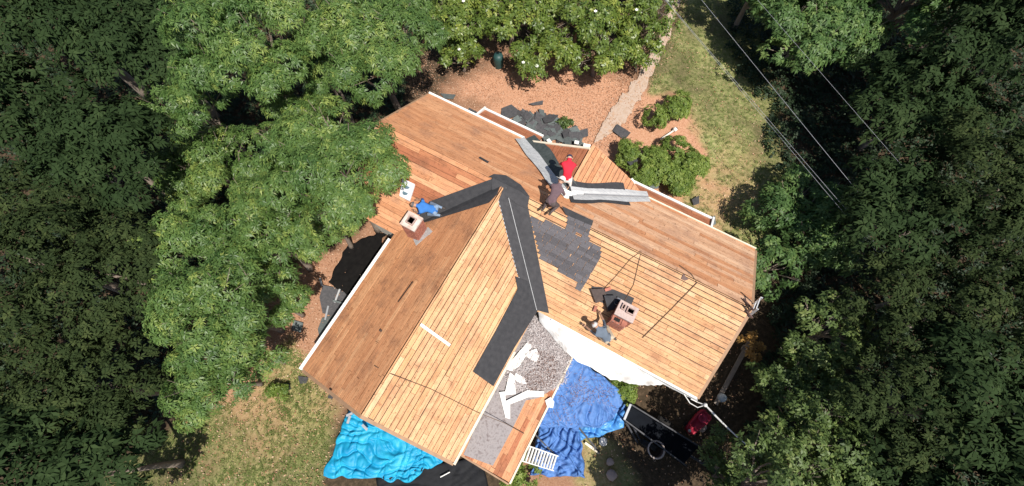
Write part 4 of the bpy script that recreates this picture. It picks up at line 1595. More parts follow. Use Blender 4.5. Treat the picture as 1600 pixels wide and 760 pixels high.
# white backing paper by the straw hat
o = sheet('backing_paper', 'white peeled backing paper lying on the shiny flashing by the straw hat', 'paper', [('gr', [(880, 294), (895, 301), (907, 308), (905, 318), (882, 309), (876, 301)], .16)], WHITE)

# tool bag and pouch by the right chimney
o = MB().prism([on('sw', 944, 462, .28), on('sw', 962, 462, .24), on('sw', 967, 480, .22), on('sw', 950, 486, .26)], (0, 0, 1), .22).build('tool_bag', mat('black_bag', (.025, .025, .028), (.04, .04, .045), 9, .8))
tag(o, 'black tool bag in the chimney shade', 'bag')

for k, (x, y, a, lab) in enumerate(((950, 452, .3, 'loose red brick lying above the tool bag'), (939, 463, 1.2, 'loose red brick lying left of the tool bag'), (958, 500, .1, 'loose red brick at the foot of the chimney'), (930, 483, 2.0, 'loose red brick lying above the head of the slate shirt worker'))):
    c = on('sw', x, y, .08)
    dr = unit(np.array([math.cos(a), math.sin(a) * WS, math.sin(a) * H]))
    tag(MB().box(c, (.2, .1, .07), (dr, unit(np.cross(nS, dr)), nS)).build('brick', BRICK), lab, 'brick')
c = on('sw', 963, 474, .02)
bk = empty('bucket', c, 'grey bucket standing between the tool bag and the chimney', 'bucket')
MB().lathe(c, [(.10, -.05), (.13, .26), (.14, .27), (.12, .25), (.09, .05), (.002, .05)], 14).build('pail', mat('grey_pail', (.24, .26, .29), (.18, .2, .22), 6, .6), bk, True)
MB().tube([c + np.array([.13 * math.cos(q_), .05, .27 + .1 * math.sin(q_)]) for q_ in np.linspace(0, math.pi, 8)], .008, 5).build('handle', ALU, bk)
o = MB().prism([on('sw', 923, 452, .20), on('sw', 943, 451, .16), on('sw', 950, 466, .12), on('sw', 931, 474, .18)], (0, 0, 1), .05).build('felt_scrap', mat('scorched_brown_felt', (.045, .03, .026), (.075, .05, .042), 9))
tag(o, 'crumpled brown felt scrap left of the tool bag', 'roofing felt')

# ------------------------------------------------------------------ yard things
# dark utility trailer
tr = empty('utility_trailer', onz(1035, 677, 0), 'long dark utility trailer with a pale tailgate rail', 'trailer')
A_, B_, C_, D_ = onz(985, 632, .75), onz(1096, 700, .75), onz(1072, 728, .75), onz(975, 656, .75)
DK = mat('dark_trailer_bed', (.005, .006, .009), (.008, .010, .014), 4, .9, spec=.12)
DK2 = mat('dark_steel', (.05, .05, .055), (.08, .08, .085), 8, .6, .3)
low = np.array([0, 0, .32])
MB().prism([p - low for p in (A_, B_, C_, D_)], (0, 0, 1), .06).build('bed', DK, tr)
for a, b_ in ((A_, B_), (D_, C_)):
    MB().bar(a - low * .5, b_ - low * .5, .03, .30).build('side_panel', DK, tr)
    MB().bar(a + np.array([0, 0, .03]), b_ + np.array([0, 0, .03]), .045, .045).build('rail', DK2, tr)
MB().bar(A_ + np.array([0, 0, .02]), D_ + np.array([0, 0, .02]), .08, .08).build('tailgate', mat('grey_bar', (.30, .31, .33), (.38, .39, .4), 8, .5, .3), tr)
for a in (lerp(A_, B_, .5), lerp(D_, C_, .5)):
    d = unit(B_ - A_)
    w = unit(np.cross(d, (0, 0, 1)))
    sg = 1 if (a - (A_ + C_) / 2) @ w > 0 else -1
    c = np.array([a[0], a[1], .3]) + w * sg * .16
    MB().tube([c - w * .09, c + w * .09], .3, 16).build('wheel', SOOT, tr, False)
MB().bar((B_ + C_) / 2 - low, (B_ + C_) / 2 - low + unit(B_ - A_) * 1.0, .08, .08).build('tongue', DK2, tr)
# open pot with pale rim
c = onz(1018, 701, 0)
pt = empty('planter_tub', c, 'round tub with a pale rim beside the dark trailer', 'tub')
MB().lathe(c, [(.20, .02), (.26, .55), (.27, .6)], 20).build('tub_body', mat('brown_tub', (.16, .1, .08), (.2, .13, .1), 8), pt, True)
MB().lathe(c, [(.255, .58), (.27, .625), (.315, .62), (.31, .58), (.26, .57)], 22).build('rim', mat('pale_rim', (.46, .38, .34), (.38, .31, .27), 8), pt, True)
MB().lathe(c, [(.002, .38), (.23, .38)], 20).build('soil', mat('dark_soil', (.03, .018, .013), (.05, .03, .02), 20, .95), pt)
# red ride-on cart
c = onz(1086, 660, 0)
d = unit(onz(1100, 645, 0) - onz(1072, 672, 0))
w = np.array([-d[1], d[0], 0])
cart = empty('toy_cart', c, 'red plastic toy cart standing by the right house corner', 'toy cart')
REDP = mat('red_plastic', (.40, .014, .04), (.30, .010, .03), 5, .55)
prof = [(-.52, .12), (-.42, .17), (-.1, .20), (.25, .24), (.45, .22), (.52, .14)]
vs, fs = [], []
for (s_, hw) in prof:
    for lat, z in ((-1, .12), (-1.05, .34), (-.8, .38), (-.6, .30), (.6, .30), (.8, .38), (1.05, .34), (1, .12)):
        vs.append(c + d * s_ + w * lat * hw + np.array([0, 0, z]))
for i in range(len(prof) - 1):
    for k in range(8):
        j = (k + 1) % 8
        fs.append((i * 8 + k, i * 8 + j, (i + 1) * 8 + j, (i + 1) * 8 + k))
fs.append(tuple(range(7, -1, -1)))
fs.append(tuple(range(40, 48)))
obj('hull', vs, fs, REDP, cart, True)
MB().lathe(c + d * .22 + np.array([0, 0, .31]), [(.04, .02), (.10, .02), (.14, .07), (.17, .07), (.16, 0)], 18).build('seat', mat('dull_red_plastic', (.40, .02, .06), (.34, .016, .05), 5, .45), cart, True)
MB().lathe(c - d * .46 + np.array([0, 0, .30]), [(.06, .0), (.05, .06), (.002, .07)], 10).build('knob', PALE_S, cart, True)
for s_ in (-.33, .33):
    for lat in (-1, 1):
        q = c + d * s_ + w * lat * .22 + np.array([0, 0, .11])
        MB().tube([q - w * .035, q + w * .035], .11, 12).build('wheel', SOOT, cart)
# near-black area drawn flat on the ground under the wing gable
tarp('black_area', 'black area on the ground below the tip of the wing', [onz(586, 744, .02), onz(600, 800, .02), onz(770, 790, .02), onz(752, 712, .02)], 40, mat('ground_black', (.007, .0075, .009), (.012, .0125, .015), 5, .7, spec=.2), .06, 12, ed=.05)['category'] = 'plastic sheet'
tarp('black_area', 'black area on the ground left of the white gutter', [onz(606, 360, .03), onz(545, 383, .03), onz(512, 442, .03), onz(560, 470, .03)], 40, mat('ground_black_matt', (.006, .0055, .0055), (.010, .009, .0085), 5, .95, spec=.1), .06, 14, ed=.14)['category'] = 'plastic sheet'  # near-black area drawn flat on the ground beside the gutter
o = MB().bar(onz(688, 746, .2), onz(703, 738, .2), .03, .03).build('stick', WHITE)
tag(o, 'thin white stick on the black area below the wing', 'stick')

# torn shingles and felt pieces on the ground
SCR = [  # px polygon, z, material, label
    ([(784, 168), (799, 163), (809, 172), (807, 182), (793, 186), (783, 178)], .14, SHING_D, 'rounded black shingle heap by the bump-out gutter'),
    ([(826, 163), (849, 156), (848, 163), (833, 165)], .08, SHING_D, 'narrow dark shingle alone on the upper mulch'),
    ([(847, 184), (858, 178), (872, 181), (864, 190), (851, 192)], .3, SHING_D, 'bent dark shingle standing on the mulch'),
    ([(828, 182), (838, 174), (836, 190), (827, 192)], .12, SHING_D, 'slim upright shingle sliver on the debris heap'),
    ([(688, 146), (712, 148), (708, 155), (694, 154)], .05, SHING_G, 'grey shingle piece near the top end of the gutter'),
    ([(733, 168), (748, 177), (744, 180), (731, 172)], .06, SHING_D, 'dark sliver just above the long white gutter'),
    ([(957, 205), (964, 195), (986, 207), (976, 218)], .10, SHING_D, 'square black shingle panel on the pale path'),
    ([(976, 250), (993, 232), (1000, 240), (996, 253), (985, 259)], .85, FELT, 'black panel lying on the round bush'),
    ([(1015, 283), (1022, 277), (1032, 282), (1028, 295), (1016, 296)], .55, SHING_G, 'grey scrap among the bushes by the right gutter'),
    ([(1081, 312), (1092, 306), (1093, 318), (1084, 321)], .12, SHING_D, 'dark round scrap on the lawn edge'),
    ([(1108, 342), (1117, 337), (1119, 350), (1109, 355)], .10, SHING_G, 'grey scrap at the far end of the right gutter'),
    ([(505, 446), (540, 452), (546, 466), (530, 497), (505, 490), (500, 465)], .06, SHING_D, 'heap of grey felt strips left of the white gutter'),
    ([(503, 497), (520, 492), (523, 512), (500, 530), (497, 515)], .06, SHING_G, 'greenish scrap beside the lower gutter'),
    ([(440, 600), (452, 599), (454, 609), (443, 612)], .05, SHING_D, 'small round dark scrap out on the dry lawn'),
    ([(466, 588), (482, 590), (478, 599), (468, 600)], .05, SHING_D, 'dark scrap by the lower left roof corner'),
    ([(458, 500), (474, 505), (470, 520), (455, 516)], .05, SHING_G, 'flat grey scrap on the grass under the left trees'),
    ([(514, 615), (522, 618), (519, 624), (512, 622)], .05, SHING_D, 'tiny dark scrap beside the turquoise tarp'),
]
for poly, z, m, lab in SCR:
    pts = [onz(x, y, z) for x, y in poly]
    n_ = np.array([.12 * math.sin(poly[0][0]), .12 * math.cos(poly[0][1]), 1])
    c = np.mean(pts, axis=0)
    pts = [p - np.array([0, 0, ((p - c) @ n_ - (p - c)[2])]) for p in pts]
    mb = MB().prism(pts, n_, .025)
    tag(mb.build('shingle_scrap', m), lab, 'shingle scrap')
# heap of torn shingles below the front eave
hp = empty('shingle_heap', onz(860, 205, 0), 'heap of torn dark and greenish shingles below the front gable eave', 'heap')
rh = random.Random(9)
for k in range(70):
    t = rh.random()
    x, y = 812 + 92 * t + rh.uniform(-8, 8), 187 + 30 * t + rh.uniform(-14, 12)
    z = rh.uniform(.04, .16)
    c = onz(x, y, z)
    a = rh.uniform(0, 6.28)
    n_ = unit((rh.uniform(-.22, .22), rh.uniform(-.22, .22), 1))
    e1 = unit(np.cross(n_, (math.cos(a), math.sin(a), 0)))
    e2 = np.cross(n_, e1)
    l_, w_ = rh.uniform(.15, .55), rh.uniform(.12, .24)
    pl = [c - e1 * l_ - e2 * w_, c + e1 * l_ * rh.uniform(.6, 1) - e2 * w_ * rh.uniform(.3, 1), c + e1 * l_ + e2 * w_, c - e1 * l_ * rh.uniform(.5, 1) + e2 * w_]
    mm = (SHING_G if rh.random() < .38 else SHING_D)
    MB().prism(pl, n_, .012).build('shingle', mm, hp)
for (x, y, a, l_, lab) in ((858, 221, 1.0, .22, 'white trim block at the end of the bump-out gutter'), (901, 223, .2, .2, 'left of two white trim pieces on the shingle heap'), (917, 228, .2, .32, 'right longer white trim piece on the shingle heap')):
    c = onz(x, y, .35)
    th_ = imgdir(math.cos(a), math.sin(a))
    e1 = np.array([math.cos(th_), math.sin(th_), 0])
    tag(MB().bar(c - e1 * l_ / 2, c + e1 * l_ / 2, .16, .06).build('trim_block', WHITE), lab, 'trim')
# strips among the left heap
for k, (a, b_, m, lab) in enumerate((((531, 452), (523, 473), ALU, 'short bright metal strip on the felt heap by the gutter'), ((513, 478), (508, 500), MATS['grey_bar'], 'long grey strip lying down the felt heap'), ((520, 470), (536, 474), SHING_G, 'crossways grey strip on the felt heap'), ((500, 435), (503, 447), MATS['grey_bar'], 'grey strip above the felt heap'))):
    tag(MB().bar(onz(*a, .14), onz(*b_, .13), .07, .02).build('metal_strip', m), lab, 'strip')
for k, (a, b_, lab) in enumerate((((547, 650), (543, 662), 'left grey bar on the turquoise tarp corner'), ((541, 650), (551, 646), 'short crosswise grey bar on the turquoise tarp corner'), ((566, 664), (574, 672), 'lone grey scrap on the turquoise tarp'))):
    tag(MB().bar(onz(*a, .36), onz(*b_, .36), .09, .03).build('metal_strip', MATS['grey_bar']), lab, 'strip')
# dark poles over the blue tarp, pale board
o = MB().bar(onz(895, 657, .75), onz(937, 708, .25), .06, .06).build('pole', mat('dark_pole', (.02, .022, .03), (.035, .035, .04), 9, .6))
tag(o, 'dark bent pole lying across the blue tarp', 'pole')
o = MB().bar(onz(914, 692, .08), onz(936, 708, .08), .09, .04).build('plank', CREAM)
tag(o, 'short pale plank beside the dark pole', 'plank')
o = MB().bar(onz(832, 675, .9), onz(866, 710, .55), .05, .05).build('pole', MATS['dark_pole'])
tag(o, 'dark pole holding up the tarp beside the white ladder', 'pole')
o = MB().bar(onz(978, 660, .5), onz(996, 692, .1), .06, .06).tube([onz(990, 668, .5), onz(1002, 690, .15)], .04, 6).build('pole', MATS['dark_pole'])
tag(o, 'dark crooked stand at the tailgate corner of the trailer', 'pole')
# white pipe by bushes
c0, c1 = onz(1032, 218, .06), onz(1056, 202, .06)
pp_ = empty('downpipe', c0, 'white drain pipe with an open end between the bushes', 'pipe')
MB().tube([c0, lerp(c0, c1, .6), c1], .045, 10).build('pipe', mat('old_white_pipe', (.60, .52, .42), (.7, .66, .6), 6, .6), pp_, True)
MB().tube([lerp(c0, c1, .86), c1 + np.array([0, 0, .06])], .10, 12).build('pipe_head', WHITE, pp_, True)
MB().tube([c1 + np.array([0, 0, .045]), c1 + unit(c1 - c0) * .02 + np.array([0, 0, .08])], .055, 12).build('opening', SOOT, pp_)
# plank and pale rocks right of the gable
o = MB().bar(onz(1118, 632, .12), onz(1172, 532, .12), .16, .05).build('plank', mat('grey_plank', (.30, .24, .19), (.22, .17, .13), 8))
tag(o, 'long grey plank on the ground along the right gable wall', 'plank')
rk = random.Random(4)


def rock(x, y, r_, m, lab, z=0.):
    c = onz(x, y, z)
    bm = bmesh.new()
    bmesh.ops.create_icosphere(bm, subdivisions=2, radius=r_)
    for v in bm.verts:
        v.co *= 1 + .28 * noise.noise(v.co * (2.2 / r_) * .5 + Vector((x, y, 0)))
        v.co.z *= .6
    me = bpy.data.meshes.new('rock')
    bm.to_mesh(me)
    bm.free()
    me.materials.append(m)
    for p in me.polygons:
        p.use_smooth = True
    o = bpy.data.objects.new('rock', me)
    o.location = (c[0], c[1], c[2] + r_ * .3)
    COL.objects.link(o)
    tag(o, lab, 'rock')


STONE = mat('pinkish_stone', (.42, .31, .26), (.34, .25, .21), 7, .9, bump=.4, bscale=20)
PALE = mat('pale_stone', (.66, .63, .60), (.55, .52, .49), 7, .9)
rock(955, 742, .20, STONE, 'larger pinkish rock at the shaded bottom edge')
rock(953, 722, .14, STONE, 'smaller pinkish rock above the larger one')
rock(942, 690, .16, PALE, 'pale rock at the end of the dark pole')
rock(1009, 100, .20, mat('dusty_stone', (.46, .39, .35), (.36, .3, .27), 7, .9), 'pale rock beside the path under the flowering shrubs')
rock(1096, 668, .17, STONE, 'pale stone beside the red toy cart')
for k, (x, y, lab) in enumerate(((1125, 622, 'white bag lying below the right gable'),)):
    c = onz(x, y, .0)
    mb = MB().lathe(c, [(.10, 0), (.17, .12), (.14, .3), (.05, .38), (.002, .38)], 10)
    tag(mb.build('bag', mat('grey_white_bag', (.55, .58, .6), (.42, .46, .48), 9, .6), None, True), lab, 'bag')
# blue barrel half hidden in shrubs
c = onz(779, 103, .0)
bb = MB().lathe(c, [(.22, 0), (.25, .3), (.25, .6), (.2, .75), (.002, .76)], 14)
tag(bb.build('bin', mat('dark_teal_bin', (.018, .055, .052), (.025, .07, .065), 5, .5), None, True), 'dark teal bin under the flowering shrubs', 'bin')


# ------------------------------------------------------------------ cables
CABLE = mat('grey_cable', (.30, .31, .33), (.38, .38, .40), 5, .7)
WCAB = mat('white_cable', (.70, .69, .66), (.6, .59, .56), 5, .6)


def wire(label, a, b_, r_, m, sag=.12, ext=16.0):
    """overhead wire through two measured points, running on past both edges of the yard"""
    a, b_ = np.array(a, float), np.array(b_, float)
    d = unit(b_ - a)
    pts = []
    for t in np.linspace(0, 1, 20):
        p = lerp(a - d * ext, b_ + d * ext, t)
        p[2] += sag * (2 * t - 1) ** 2
        pts.append(p)
    tag(MB().tube(pts, r_, 5).build('overhead_wire', m), label, 'wire')


wire('lower left wire of the close pair over the shaded lawn', onz(1068, 35, 3.5), onz(1272, 278, 3.4), .005, CABLE)
wire('upper right wire of the close pair over the shaded lawn', onz(1070, 35, 3.7), onz(1285, 285, 3.5), .005, CABLE)
wire('single overhead wire running right of the close pair', onz(1100, 5, 4.0), onz(1306, 258, 3.8), .006, CABLE)
wire('thin overhead wire crossing the top right tree', onz(1240, 65, 4.7), onz(1307, 142, 4.5), .004, CABLE)
h0 = np.array([X1 - .1, -WS - .1, 2.55])
cb = empty('service_cable', h0, 'white cable bundle strung off the lower right roof corner', 'cable')
kn = onz(1102, 633, 2.6)
MB().tube([h0, lerp(h0, kn, .5) - np.array([0, 0, .1]), kn], .018, 6).build('strand', WCAB, cb)
MB().tube([onz(1068, 615, 2.5), onz(1078, 630, 2.4), onz(1090, 637, 2.45), kn], .016, 6).build('strand', WCAB, cb)
MB().tube([kn, onz(1118, 650, 2.75), onz(1136, 668, 2.9), onz(1153, 684, 3.05), onz(1190, 715, 3.4)], [.028, .03, .025, .018, .014], 6).build('strand', WCAB, cb)
MB().lathe(kn - np.array([0, 0, .07]), [(.002, 0), (.06, .03), (.07, .09), (.03, .14), (.002, .15)], 10).build('insulator', WHITE, cb, True)

# ------------------------------------------------------------------ trees
GL = 'tall sweetgum trees left of the house'
tree('sweetgum_tree', 'tree', 'sweetgum tree leaning over the left end of the roof', 526, 268, 5.2, 2.5, 1.6, 'gum', 1, 19, GL)
tree('sweetgum_tree', 'tree', 'sweetgum tree standing above the top end of the long gutter', 590, 70, 5.2, 2.7, 1.6, 'gum', 2, 19, GL)
tree('sweetgum_tree', 'tree', 'yellowish sweetgum tree in the top left of the yard', 400, 70, 5.6, 2.9, 1.7, 'gum', 3, 19, GL)
tree('sweetgum_tree', 'tree', 'sweetgum tree behind the dark gap left of the roof', 335, 262, 2.0, 2.3, 1.2, 'gum', 4, 13, GL)
tree('sweetgum_tree', 'tree', 'low spreading sweetgum tree left of the black ground area', 420, 372, 3.6, 2.1, 1.3, 'gum', 5, 15, GL)
tree('sweetgum_tree', 'tree', 'sweetgum tree shading the upper side of the dry lawn', 345, 480, 4.2, 2.0, 1.3, 'gum', 6, 15, GL)
tree('sweetgum_tree', 'tree', 'small sweetgum tree at the edge of the dry lawn', 330, 590, 3.2, 1.6, 1.1, 'gum', 7, 12, GL)
tree('sweetgum_tree', 'tree', 'narrow sweetgum tree between the dark gap and the roof', 470, 200, 3.4, 1.7, 1.0, 'gum', 8, 10, GL)

tree('sweetgum_tree', 'tree', 'young sweetgum tree reaching out over the lawn below the gutter heap', 425, 470, 2.6, 1.4, 1.0, 'gum', 14, 10, GL)
tree('sweetgum_tree', 'tree', 'young sweetgum tree beside the yellow green sapling', 395, 555, 2.4, 1.3, .9, 'gum', 15, 10, GL)
tree('sweetgum_tree', 'tree', 'slim sweetgum tree between the two at the top left', 505, 108, 3.8, 1.4, 1.1, 'gum', 9, 11, GL)
tree('sweetgum_tree', 'tree', 'sweetgum tree at the left border between the yellowish one and the dark gap', 302, 160, 4.2, 1.7, 1.2, 'gum', 10, 11, GL)
tree('sweetgum_tree', 'tree', 'sweetgum tree at the left border below the dark gap', 300, 385, 3.8, 1.7, 1.2, 'gum', 13, 11, GL)
tree('sweetgum_tree', 'tree', 'short sweetgum tree squeezed between the gutter and the gap', 505, 340, 3.2, 1.6, 1.1, 'gum', 12, 11, GL)
GS = 'flowering shrubs above the mulch'
fl = []
for k, (x, y, z, R, lab) in enumerate((
        (715, 38, 1.9, 1.9, 'leftmost flowering shrub, beside the sweetgum'), (800, 20, 2.1, 2.1, 'flowering shrub behind the dark teal bin'),
        (850, 88, 1.4, 1.7, 'lowest flowering shrub with white blooms, spreading over the mulch'), (905, 28, 2.1, 2.0, 'tall flowering shrub in the middle of the row'),
        (935, 80, 1.6, 1.7, 'flowering shrub left of the pale rock'), (1000, 35, 1.9, 1.9, 'flowering shrub along the pale path'),
        (722, 88, 1.0, 1.15, 'low flowering shrub between the sweetgum and the dark teal bin'),
        (1002, 88, 1.0, 1.0, 'low flowering shrub just above the dusty rock'),
        (740, -50, 2.4, 2.3, 'flowering shrub at the top edge near the sweetgum'), (880, -60, 2.4, 2.6, 'flowering shrub at the top edge in the middle'), (1010, -50, 2.2, 2.0, 'flowering shrub at the top edge by the path'))):
    t, Ls = tree('flowering_shrub', 'shrub', lab, x, y, z, R, 1.0, 'glossy', 40 + k, 17, GS)
    rf = np.random.RandomState(90 + k)
    for j in range(2):
        lx, ly, lz, lr_ = Ls[rf.randint(len(Ls))]
        p = np.array([lx + rf.uniform(-.3, .3) * lr_, ly - lr_ * rf.uniform(.2, .6), lz + lr_ * .78])
        q = []
        mb = MB()
        for a in range(6):
            an = a * 1.047
            d = np.array([math.cos(an), math.sin(an), .45])
            s1 = np.array([-math.sin(an), math.cos(an), 0]) * .03
            mb.add([p, p + d * .04 + s1, p + d * .09, p + d * .04 - s1], [(0, 1, 2, 3)])
        mb.build('flower', mat('white_petal', (.82, .80, .72), (.78, .76, .68), 9, .6), t)

GB_ = 'clipped round bushes beside the path'
for k, (x, y, R, lab) in enumerate((
        (1056, 172, 0.73, 'round bush at the top, touching the lawn'), (1022, 188, 0.68, 'round bush left of the topmost one'),
        (984, 246, 0.78, 'bush carrying the black panel'), (1018, 262, 0.94, 'large bush in the middle of the lower clump'),
        (1052, 240, 0.78, 'bush below the white drain pipe'), (1082, 262, 0.73, 'rightmost bush of the lower clump'), (1058, 284, 0.83, 'low bush near the right gutter'), (1000, 275, 0.65, 'small bush squeezed by the roof edge'))):
    tree('round_bush', 'bush', lab, x, y, .40, R, .55, 'bush', 60 + k, 11, GB_, limbs=False, flat=.8, spread=.6)

GR = 'woodland trees right of the house'
tree('woodland_tree', 'tree', 'broad tree in the top right behind the wires', 1265, 48, 2.2, 3.4, 1.6, 'broad', 21, 25, GR, lr=(.17, .28))
tree('woodland_tree', 'tree', 'broad tree beyond the top right corner tree', 1430, -10, 3.6, 3.2, 1.6, 'broad', 22, 18, GR)
tree('woodland_tree', 'tree', 'tree at the top edge shading the start of the path', 1190, -28, 2.8, 2.2, 1.3, 'broad', 121, 15, GR)
tree('woodland_tree', 'tree', 'bushy tree right of the lawn where the wires end', 1255, 345, 1.0, 2.5, 1.3, 'broad', 23, 19, GR)
tree('woodland_tree', 'tree', 'small tree touching the right gable corner', 1200, 420, 1.3, 1.3, .9, 'broad', 24, 11, GR)
GO = 'olive green trees at the lower right'
tree('olive_tree', 'tree', 'low olive bush-like tree between the trailer and the corner', 1135, 735, 1.2, 1.6, 1.0, 'loose', 127, 17, GO)
tree('olive_tree', 'tree', 'olive tree filling the bottom edge left of the corner', 1235, 750, 1.6, 1.8, 1.1, 'loose', 128, 17, GO)
tree('olive_tree', 'tree', 'thin olive tree right of the gravel strip', 1240, 612, 1.5, 1.8, 1.2, 'loose', 25, 19, GO, dens=1.25)
tree('olive_tree', 'tree', 'olive tree in the bottom right corner', 1275, 690, 2.4, 2.2, 1.4, 'loose', 26, 20, GO, dens=1.25)
tree('olive_tree', 'tree', 'bright olive tree at the bottom edge below the red toy cart', 1190, 770, 3.3, 2.0, 1.3, 'loose', 27, 17, GO)
tree('olive_tree', 'tree', 'olive tree in the shade below the broad tree', 1290, 520, 2.0, 1.9, 1.1, 'loose', 28, 14, GO)
tree('dry_shrub', 'shrub', 'dry orange shrub beside the right gable wall', 1170, 543, .5, .62, .5, 'loose', 29, 8, limbs=False)
for o in [o for o in bpy.data.objects if o.name.startswith('dry_shrub')]:
    for ch in o.children:
        if ch.name.startswith('crown'):
            ch.data.materials.clear()
            ch.data.materials.append(foliage('dry_orange_leaf', (.20, .11, .035), (.40, .22, .06), (.52, .33, .11), .2))
tree('young_shrub', 'shrub', 'small green shrub at the foot of the white ladder', 818, 742, .4, .7, .5, 'bush', 30, 8, limbs=False)
tree('young_shrub', 'shrub', 'bright weed patch under the edge of the white sheet', 975, 605, .3, .55, .3, 'bush', 31, 7, limbs=False)
tree('young_shrub', 'shrub', 'yellow green sapling out on the dry lawn', 434, 615, .2, .4, .3, 'bush', 32, 6, limbs=False)
tree('spiky_plant', 'plant', 'straggly pale plant on the mulch beside the shingle heap', 884, 192, .12, .38, .2, 'loose', 33, 5, limbs=False)

# dark wood beyond both sides of the yard
GD = 'dark evergreens of the wood round the yard'
KINDS['fine'] = dict(nleaf=8, ln=.15, wd=.030, droop=.2, dens=34, lr=(.20, .34), mat=foliage('fine_evergreen_leaf', (.018, .030, .010), (.032, .048, .016), (.060, .078, .026), .1, .8))
ORD = ('topmost', 'second from the top', 'third from the top', 'fourth from the top', 'fifth from the top', 'lowest')
COLS = (('left', 'inner', ((215, 60, 5.0, 2.9), (190, 250, 4.4, 2.5), (170, 430, 4.0, 2.5), (180, 600, 3.2, 2.2), (180, 740, 3.0, 2.2))),
        ('left', 'outer', ((60, 0, 5.5, 3.4), (40, 200, 4.4, 2.8), (20, 400, 4.8, 2.9), (40, 600, 3.6, 2.6), (20, 760, 3.8, 2.7))),
        ('right', 'inner', ((1425, 170, 3.0, 2.9), (1400, 330, 3.4, 2.4), (1400, 470, 3.0, 2.3), (1400, 620, 3.5, 2.4), (1400, 750, 2.8, 2.1))),
        ('right', 'outer', ((1585, -60, 6.0, 3.6), (1560, 90, 4.6, 3.0), (1550, 300, 4.4, 2.9), (1550, 480, 3.8, 2.7), (1540, 640, 4.2, 2.7), (1550, 790, 3.6, 2.5))))
k = 0
for side, col_, L_ in COLS:
    for n_, (x, y, z, R) in enumerate(L_):
        kd = ('dark', 'fine', 'dark', 'dark', 'fine')[(k * 2) % 5]
        tree('evergreen_tree', 'tree', 'dark %s-leaved evergreen, %s in the %s row on the %s' % ('fine' if kd == 'fine' else 'broad', ORD[n_], col_, side), x, y, z, R, 1.4, kd, 100 + k, 15, GD, limbs=False)
        k += 1
# woods below the frame whose shade falls on the bottom edge
for k, (x, y, z, R) in enumerate(((1110, 885, 3.4, 2.1), (1075, 850, 2.6, 1.5))):
    tree('woodland_tree', 'tree', ('tree below the bottom edge shading the trailer', 'tree below the bottom edge shading the rocks')[k], x, y, z, R, 1.4, 'broad', 140 + k, 12, GR, limbs=False)

# ------------------------------------------------------------------ grass, straw, litter
rs = np.random.RandomState(17)
ADDED_UNDERGROWTH = foliage('added_dark_undergrowth_leaf', (.012, .024, .010), (.022, .042, .016), (.040, .065, .025), .1, .6)  # low leaves added so the ground under the trees turns near-black
for P, n, lab in ((gp([(1150, -60), (1700, -60), (1700, 800), (1130, 800), (1200, 600), (1215, 450), (1185, 400), (1215, 330), (1200, 180), (1165, 120), (1130, 60)]), 26000, 'dark ivy added to darken the ground under the right trees'),
                  (gp([(-200, -60), (700, -60), (640, 110), (560, 330), (450, 380), (400, 520), (330, 600), (200, 700), (-200, 760)]), 30000, 'dark ivy added to darken the ground under the left trees')):
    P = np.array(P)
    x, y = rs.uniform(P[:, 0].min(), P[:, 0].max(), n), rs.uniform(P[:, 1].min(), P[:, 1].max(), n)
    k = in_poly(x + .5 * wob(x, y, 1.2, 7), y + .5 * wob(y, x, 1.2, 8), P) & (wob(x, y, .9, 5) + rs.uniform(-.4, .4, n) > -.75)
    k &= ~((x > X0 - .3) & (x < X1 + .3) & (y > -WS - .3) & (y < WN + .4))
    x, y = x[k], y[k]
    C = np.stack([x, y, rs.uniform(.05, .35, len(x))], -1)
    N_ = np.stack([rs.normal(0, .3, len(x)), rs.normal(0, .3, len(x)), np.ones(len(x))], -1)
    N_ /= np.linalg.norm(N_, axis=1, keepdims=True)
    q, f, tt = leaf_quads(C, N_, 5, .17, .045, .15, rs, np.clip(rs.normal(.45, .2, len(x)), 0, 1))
    tag(np_mesh('added_undergrowth', q, f, ADDED_UNDERGROWTH, {'tint': ('FACE', tt)}, loc=C.mean(axis=0)), lab, None, None, 'stuff')
GRASS_M = foliage('grass_blade', (.085, .125, .03), (.16, .20, .058), (.34, .32, .145), .3, .7)
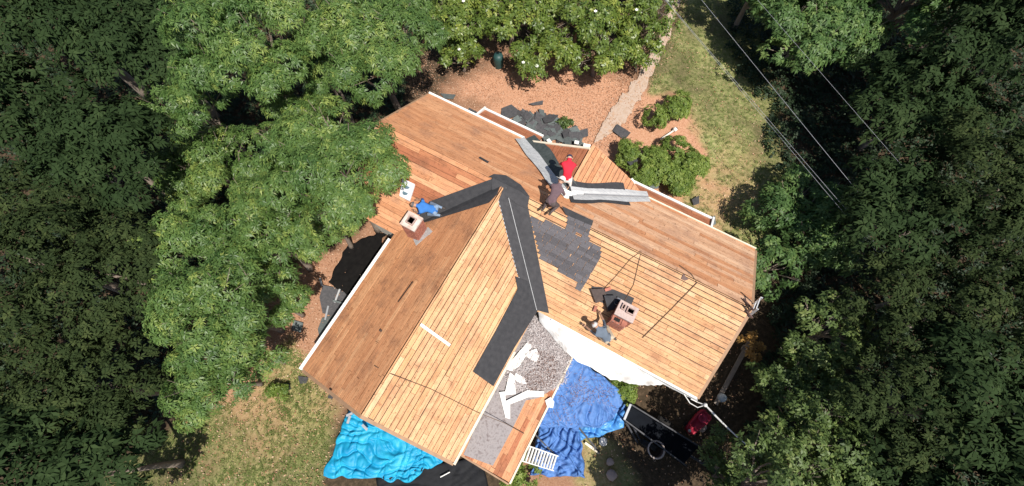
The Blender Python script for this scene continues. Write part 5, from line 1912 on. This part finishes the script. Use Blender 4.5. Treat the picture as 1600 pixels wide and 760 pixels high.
for P, n, lab in ((LAWN_R, 9000, 'thin patchy grass on the lawn right of the bushes'), (LAWN_B, 16000, 'dry patchy grass on the lower left lawn')):
    P = np.array(P)
    x, y = rs.uniform(P[:, 0].min(), P[:, 0].max(), n), rs.uniform(P[:, 1].min(), P[:, 1].max(), n)
    k = grass_amt(x, y) > rs.uniform(.1, .75, n)
    x, y = x[k], y[k]
    C = np.stack([x, y, np.full(len(x), .0)], -1)
    q, f, tt = leaf_quads(C, np.tile([0, 0, 1.0], (len(C), 1)), 5, .10, .011, .1, rs, np.clip(.5 + .3 * wob(x, y, 1.2, 3) + rs.normal(0, .15, len(x)), 0, 1), (.2, 1.2), .0)
    tag(np_mesh('grass', q, f, GRASS_M, {'tint': ('FACE', tt)}, loc=C.mean(axis=0)), lab, None, None, 'stuff')
LEAFL = foliage('dry_leaf_litter', (.24, .11, .06), (.43, .23, .135), (.60, .43, .31), .05, .85)
litter('leaf_litter', 'orange dry leaves covering the mulch yard', [(640, 80), (1040, 60), (1000, 170), (960, 240), (700, 200), (640, 150)], .0, 12000, .06, .014, LEAFL, rs, hmax=.012)
litter('leaf_litter', 'dry leaves lying over the pale dirt path and its edges', [(1080, -20), (1065, 70), (1040, 120), (1000, 180), (985, 225), (915, 235), (930, 180), (980, 110), (1020, 50), (1050, -20)], .055, 1500, .06, .014, LEAFL, rs, hmax=.012)
litter('leaf_litter', 'pale dry leaves scattered over the lower left lawn', [(294, 640), (450, 480), (540, 640), (510, 780), (250, 780)], .0, 1300, .07, .020, LEAFL, rs, hmax=.05)
litter('leaf_litter', 'pale dry leaves scattered over the right lawn', [(1060, 60), (1180, 120), (1220, 400), (1120, 360), (1070, 300), (1080, 140)], .0, 700, .07, .020, LEAFL, rs, hmax=.05)
litter('leaf_litter', 'brown leaves on the shaded earth round the trailer', [(940, 610), (1180, 520), (1130, 700), (1040, 780), (900, 780)], .0, 500, .08, .02, LEAFL, rs, hmax=.03)
litter('leaf_litter', 'brown leaves under the left trees beside the gutter', [(440, 330), (620, 340), (560, 480), (470, 600), (430, 480)], .0, 1600, .08, .02, LEAFL, rs, hmax=.03)

for o in bpy.data.objects:
    if '_w' in o:
        del o['_w']
